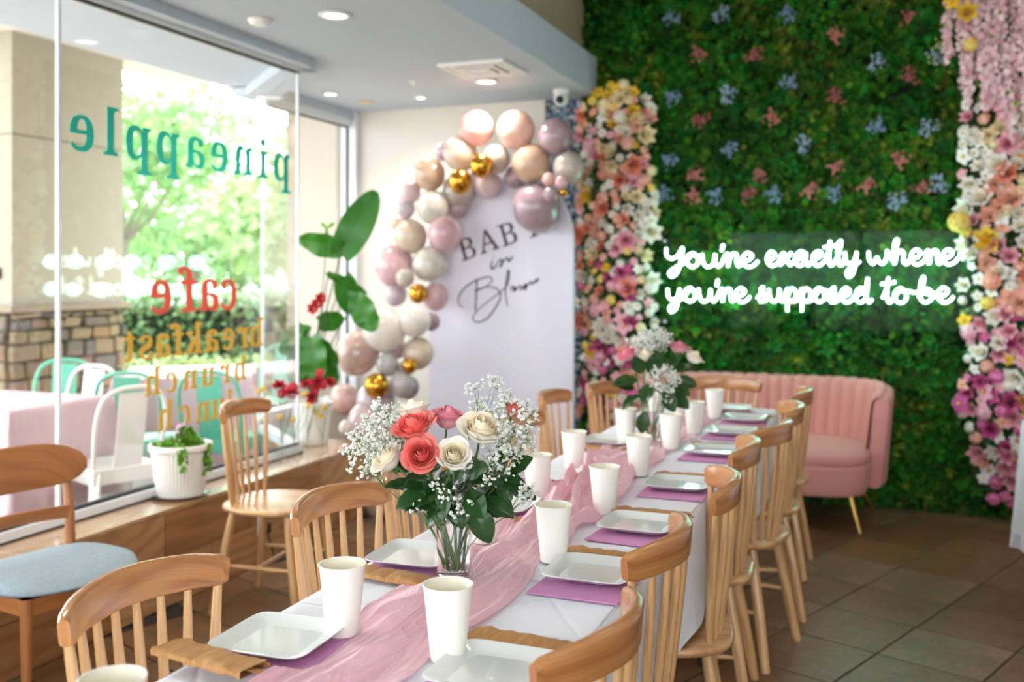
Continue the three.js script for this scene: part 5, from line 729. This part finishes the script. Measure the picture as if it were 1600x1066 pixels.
// ---------- outside: patio, pillar, hedges, parked cars, trees ----------
{
  struct('ground', span(-60, 40, -0.4, -0.05, 40, -60), std(0xb9b2a8, 0.9));
  struct('patio_slab', span(-8.2, -3.16, -0.05, -0.01, 5, -12), std(0xcfc7bb, 0.85));
  struct('canopy', merge(span(-6.2, -3.2, 3.17, 3.5, 6, -7.6), span(-3.3, -3.2, 2.6, 3.6, 6, -4.7)), std(0xc9c4bd, 0.85));
  // pillar with a fieldstone base, every stone its own piece
  const pil = struct('pillar', merge(span(-7.1, -5.9, 1.16, 2.42, -5.42, -6.53), span(-7.1, -5.9, 2.43, 3.17, -5.42, -6.53), span(-7.08, -5.92, 2.4, 2.45, -5.44, -6.51)), std(0x9f9a88, 0.9));
  part('core', span(-7.1, -5.93, -0.05, 1.16, -5.45, -6.5), std(0x6f6555, 0.95), pil);
  part('cap', rbox(1.3, 0.05, 1.2, 0.012, -6.5, 1.16, -5.975), std(0x8d7f6c, 0.9), pil);
  const sm = [0x82735a, 0x8f7f62, 0x756853, 0x696054, 0x86765a, 0x7a6250, 0x63605b, 0x8b6f50, 0x7b7265].map((c) => std(c, 0.9, { bumpMap: fineBump, bumpScale: 0.004 }));
  const wallStones = (len, put) => { let y = 0; while (y < 1.12) { const h = Math.min(rr(0.07, 0.135), 1.13 - y); let x = rr(-0.12, 0); while (x < len) { const w = rr(0.11, 0.27), a = Math.max(0, x), b = Math.min(len, x + w); if (b - a > 0.05) { const g = uvm(new RoundedBoxGeometry(b - a - 0.012, h - 0.012, 0.07, 2, 0.018)), p = g.attributes.position; for (let i = 0; i < p.count; i++) p.setXYZ(i, p.getX(i) + (vn(p.getY(i) * 30 + x * 9, y * 7) - 0.5) * 0.02, p.getY(i) + (vn(p.getX(i) * 20 + y * 9, x * 7) - 0.5) * 0.02, p.getZ(i)); g.computeVertexNormals(); put(part('stone', g, pick(sm), pil), (a + b) / 2, y + h / 2); } x += w; } y += h; } };
  wallStones(1.11, (m, s, y) => { m.position.set(-5.905 + rr(-0.012, 0.012), y, -5.42 - s); m.rotation.y = Math.PI / 2; });
  wallStones(1.0, (m, s, y) => { m.position.set(-5.94 - s, y, -5.425 + rr(-0.012, 0.012)); });
  const lamp = thing('wall_fixture', 'small dark fixture plate on the beige pillar at the left edge', 'fixture', [-6.05, 1.42, -5.41]); part('plate', rbox(0.1, 0.08, 0.02, 0.005), MT.black, lamp); part('face', rbox(0.06, 0.03, 0.01, 0.003, 0, 0, 0.013), MT.white, lamp);
  struct('pilaster', span(-4.25, -3.82, -0.05, 3.3, -6.42, -7.0), std(0xc9c2b4, 0.85));
  // hedges
  const hedge = (name, label, x0, x1, y1, z0, z1, n, hue, lum, rot) => { const t = thing(name, label, 'hedge', [(x0 + x1) / 2, -0.05, (z0 + z1) / 2], rot), w = Math.abs(x1 - x0), d = Math.abs(z1 - z0), L = []; part('core', box(w - 0.2, y1 - 0.12, d - 0.2, 0, (y1 - 0.12) / 2, 0), std(0x16240f, 0.95), t); for (let i = 0; i < n; i++) { const f = rnd(); const p = f < 0.45 ? [rr(-w / 2, w / 2), rr(0.02, y1), d / 2 + rr(-0.14, 0.03)] : f < 0.75 ? [rr(-w / 2, w / 2), y1 + rr(-0.14, 0.05), rr(-d / 2, d / 2)] : [w / 2 * (rnd() < 0.5 ? -1 : 1) + rr(-0.05, 0.05), rr(0, y1), rr(-d / 2, d / 2)]; L.push({ p, q: lean(V(rr(-1, 1), rr(-0.4, 1), rr(0, 1)), rr(0, 6)), s: rr(0.8, 1.5), c: new THREE.Color().setHSL(hue + rr(-0.03, 0.03), 0.45, lum * rr(0.6, 1.4)) }); } inst('foliage', greenLeaf, phys(0xffffff, 0.55, { side: THREE.DoubleSide, transmission: 0.2, thickness: 0 }), L, t); };
  hedge('tall_hedge', 'tall dark green clipped hedge behind the patio tables', -10.2, -3.2, 1.2, -9.4, -10.3, 9000, 0.28, 0.2, 0.62);
  hedge('low_hedge', 'low bright green hedge in front of the tall hedge', -9.3, -3.4, 0.55, -8.5, -9.1, 6000, 0.24, 0.3, 0.62);
  // trees beyond the parking
  const tl = merge(T(leafGeo(0.26, 0.09, 0.3, 0.2, 2, 2), 0, 0, 0, 0.7, 0, 0.3), T(leafGeo(0.24, 0.08, 0.3, 0.2, 2, 2), 0, 0, 0, 0.7, 0, 2.4), T(leafGeo(0.24, 0.08, 0.3, 0.2, 2, 2), 0, 0, 0, 0.7, 0, 4.5)), tm = phys(0xffffff, 0.6, { side: THREE.DoubleSide, transmission: 0.45, thickness: 0 });
  const tree = (label, x, z, h, r, n, hue, lum) => {
    const t = thing('parking_tree', label, 'tree', [x, -0.05, z]), bark = std(0x8d8378, 0.95), L = [];
    part('trunk', tube(curve([[0, 0, 0], [0.05, h * 0.25, 0.03], [-0.04, h * 0.5, 0]], 8), (q) => 0.14 - 0.05 * q, 8), bark, t);
    const tips = []; for (let i = 0; i < 7; i++) { const a = i * 0.9 + rr(-0.2, 0.2), e = V(Math.cos(a) * r * rr(0.35, 0.75), h * rr(0.38, 0.85), Math.sin(a) * r * rr(0.35, 0.75)); tips.push(e); part('branch', tube(curve([[-0.02, h * 0.36, 0], [e.x * 0.4, h * 0.5, e.z * 0.4], e.toArray()], 8), (q) => 0.055 - 0.04 * q, 6), bark, t); }
    tips.push(V(0, h * 0.8, 0)); for (let i = 0; i < n; i++) { const c = pick(tips), a = rr(0, 6.28), p = rr(-1, 1), k = Math.sqrt(1 - p * p), R = r * 0.52 * Math.cbrt(rnd()); L.push({ p: [c.x + Math.cos(a) * k * R, c.y + p * R * 0.75, c.z + Math.sin(a) * k * R], q: lean(V(rr(-1, 1), rr(-0.3, 1), rr(-1, 1)), rr(0, 6)), s: rr(0.6, 1.1), c: new THREE.Color().setHSL(hue + rr(-0.03, 0.04), 0.4, (lum + 0.07) * rr(0.7, 1.3)) }); }
    inst('foliage', tl, tm, L, t);
  };
  tree('parking lot tree with a pale trunk behind the teal window word', -15.0, -16.6, 5.6, 2.6, 1700, 0.27, 0.3); tree('yellow-green tree left of the pale trunked one', -20.4, -15.4, 5.0, 2.4, 1500, 0.22, 0.36); tree('bushy green tree right of the pale trunked one', -11.2, -17.8, 4.6, 2.2, 1400, 0.25, 0.32); tree('light green tree seen through the angled pane', -8.6, -18.8, 4.6, 2.3, 1400, 0.23, 0.38); tree('distant green tree far left beyond the pillar', -23, -19, 6, 3, 1500, 0.28, 0.28); tree('distant green tree in the gap between two trees', -19, -24, 5.2, 3, 1500, 0.27, 0.28); tree('distant yellow-green tree behind the parked cars', -14, -26, 5, 3, 1500, 0.23, 0.34);
  [[-24, -22], [-21, -26], [-18, -28], [-15.5, -29.5], [-12, -30], [-28, -20]].forEach(([x, z], i) => tree(['leftmost', 'second from left', 'third from left', 'fourth from left', 'fifth from left', 'outermost'][i] + ' round bushy tree in the far row across the lot', x, z, 3.6, 3.2, 900, 0.28, 0.24));
  // parked cars
  const carGeo = (() => { const s = poly([[-2.2, 0.3], [-2.25, 0.65], [-2.1, 0.95], [-1.5, 1.02], [-0.95, 1.5], [-0.4, 1.6], [0.7, 1.58], [1.25, 1.08], [2.05, 0.92], [2.25, 0.7], [2.22, 0.3]]); return flat(s, 1.62, 0.07).translate(0, 0, -0.81); })();
  const car = thing('parked_car', '', 'car', [0, 0, 0], 0, 'parked cars'); part('body', carGeo, phys(0xf2f3f4, 0.3, { clearcoat: 1 }), car);
  const win = flat(poly([[-1.35, 1.06], [-0.85, 1.45], [-0.35, 1.53], [0.6, 1.51], [1.05, 1.1]]), 1.79, 0).translate(0, 0, -0.895); part('windows', win, phys(0x9db3bd, 0.1), car, 'dark glass');
  for (const x of [-1.38, 1.4]) for (const z of [-0.8, 0.8]) part('wheel', new THREE.CylinderGeometry(0.34, 0.34, 0.22, 20).rotateX(Math.PI / 2).translate(x, 0.34, z), MT.black, car);
  [[-13.4, -13.6, 0.75, 'white parked car straight behind the red window word'], [-17.4, -10.0, 0.75, 'white parked car left behind the pillar edge'], [-9.4, -16.4, 0.75, 'white parked car seen through the angled pane'], [-17.2, -18.2, 0.75, 'white parked car in the second row of the lot']].forEach(([x, z, r, l], i) => { if (i) copyOf(car, [x, -0.05, z], r, l); else { car.position.set(x, -0.05, z); car.rotation.y = r; car.userData.label = l; } });
}
{ // patio tables and metal chairs
  const pinkCloth = phys(0xcfb6bf, 0.85, { side: THREE.DoubleSide, bumpMap: clothBump, bumpScale: 0.006 }), greyC = std(0x9aa0a4, 0.8, { side: THREE.DoubleSide });
  const ptable = (label, cl, x, z, a, b, D, ry, mat) => {
    const t = thing('patio_table', label, 'table', [x, -0.01, z], ry); part('tabletop', rbox(a * 2 - 0.02, 0.03, b * 2 - 0.02, 0.008, 0, 0.735, 0), MT.steel, t); for (const sx of [-1, 1]) for (const sz of [-1, 1]) part('leg', box(0.04, 0.72, 0.04, sx * (a - 0.08), 0.36, sz * (b - 0.08)), MT.steel, t);
    single('patio_tablecloth', grid(72, 72, (u, v) => { const X = (u * 2 - 1) * (a + D), Z = (v * 2 - 1) * (b + D), ex = Math.max(Math.abs(X) - a, 0), ez = Math.max(Math.abs(Z) - b, 0), d = Math.hypot(ex, ez), e = d > 0 ? 1 / d : 0, th = Math.atan2(ez, ex), corner = ex > 0 && ez > 0 ? Math.sin(th * 2) : 0, out = 0.012 + d * (0.04 + 0.22 * corner * Math.abs(Math.sin(th * 2)) * 0.6) + 0.012 * Math.sin((Math.abs(X) > a ? Z : X) * 16); return [Math.sign(X) * (Math.min(Math.abs(X), a) + ex * e * out), 0.757 - Math.max(0, Math.min(d, D) - 0.01), Math.sign(Z) * (Math.min(Math.abs(Z), b) + ez * e * out), X, Z]; }), mat, cl, 'tablecloth', [x, -0.01, z], ry);
  };
  ptable('patio table just outside the window behind the padded chair', 'pale pink tablecloth on the nearer patio table', -4.68, -4.0, 0.68, 0.34, 0.6, 0, pinkCloth);
  ptable('patio table outside between the mint chairs', 'pale pink tablecloth on the sunlit patio table behind the mustard words', -4.5, -5.62, 0.42, 0.42, 0.6, 0.58, pinkCloth);
  const mk = (name, label, color, group) => {
    const m = phys(color, 0.35, { clearcoat: 0.3 }), t = thing(name, label, 'chair', [0, 0, 0], 0, group);
    part('seat', rbox(0.36, 0.018, 0.36, 0.008, 0, 0.45, 0), m, t); part('seat_skirt', merge(rbox(0.36, 0.07, 0.012, 0.004, 0, 0.415, 0.172), rbox(0.36, 0.07, 0.012, 0.004, 0, 0.415, -0.172), rbox(0.012, 0.07, 0.34, 0.004, 0.174, 0.415, 0), rbox(0.012, 0.07, 0.34, 0.004, -0.174, 0.415, 0)), m, t);
    part('back_frame', tube(curve([[-0.165, 0.45, -0.15], [-0.18, 0.6, -0.19], [-0.18, 0.72, -0.218], [-0.15, 0.815, -0.235], [-0.08, 0.855, -0.242], [0, 0.862, -0.244], [0.08, 0.855, -0.242], [0.15, 0.815, -0.235], [0.18, 0.72, -0.218], [0.18, 0.6, -0.19], [0.165, 0.45, -0.15]], 48), 0.0125, 8), m, t);
    part('splat', sweep([[0, 0.45, -0.17], [0, 0.62, -0.205], [0, 0.84, -0.238]], () => rrect(0.15, 0.006, 0.002, 1), V(0, 0, 1)), m, t);
    for (const [x, z] of [[1, 1], [-1, 1], [1, -1], [-1, -1]]) part('leg', sweep([[x * 0.155, 0.44, z * 0.155], [x * 0.21, 0, z * 0.21]], (q) => rrect(0.06 - 0.028 * q, 0.03 - 0.008 * q, 0.006, 1), V(x, 0, z).normalize()), m, t);
    return t;
  };
  const mint = mk('mint_chair', '', 0x5fc2a4, 'mint metal patio chairs'), wh = mk('white_chair', '', 0xe9ecea, 'white metal patio chairs');
  const set = (o, L) => L.forEach(([x, z, r, l], i) => { if (i) copyOf(o, [x, -0.01, z], r, l); else { o.position.set(x, -0.01, z); o.rotation.y = r; o.userData.label = l; } });
  set(mint, [[-4.95, -4.87, 0.5, 'mint green metal chair against the stone base of the pillar'], [-4.17, -4.76, Math.PI + 0.4, 'mint green metal chair with its back to the viewer, behind the white one'], [-4.45, -6.48, 0.1, 'mint green metal chair on the far side of the sunlit patio table'], [-3.75, -4.98, -2.84, 'mint green metal chair right of the sunlit table behind the mustard words']]);
  set(wh, [[-4.56, -4.58, 0.05, 'white metal chair on the far side of the nearer patio table'], [-3.76, -4.08, -1.95, 'white metal chair close to the glass beside the ribbed pot']]);
}
scene.traverse((o) => { if (o.isMesh) { o.castShadow = true; o.receiveShadow = true; } });
renderer.render(scene, camera);
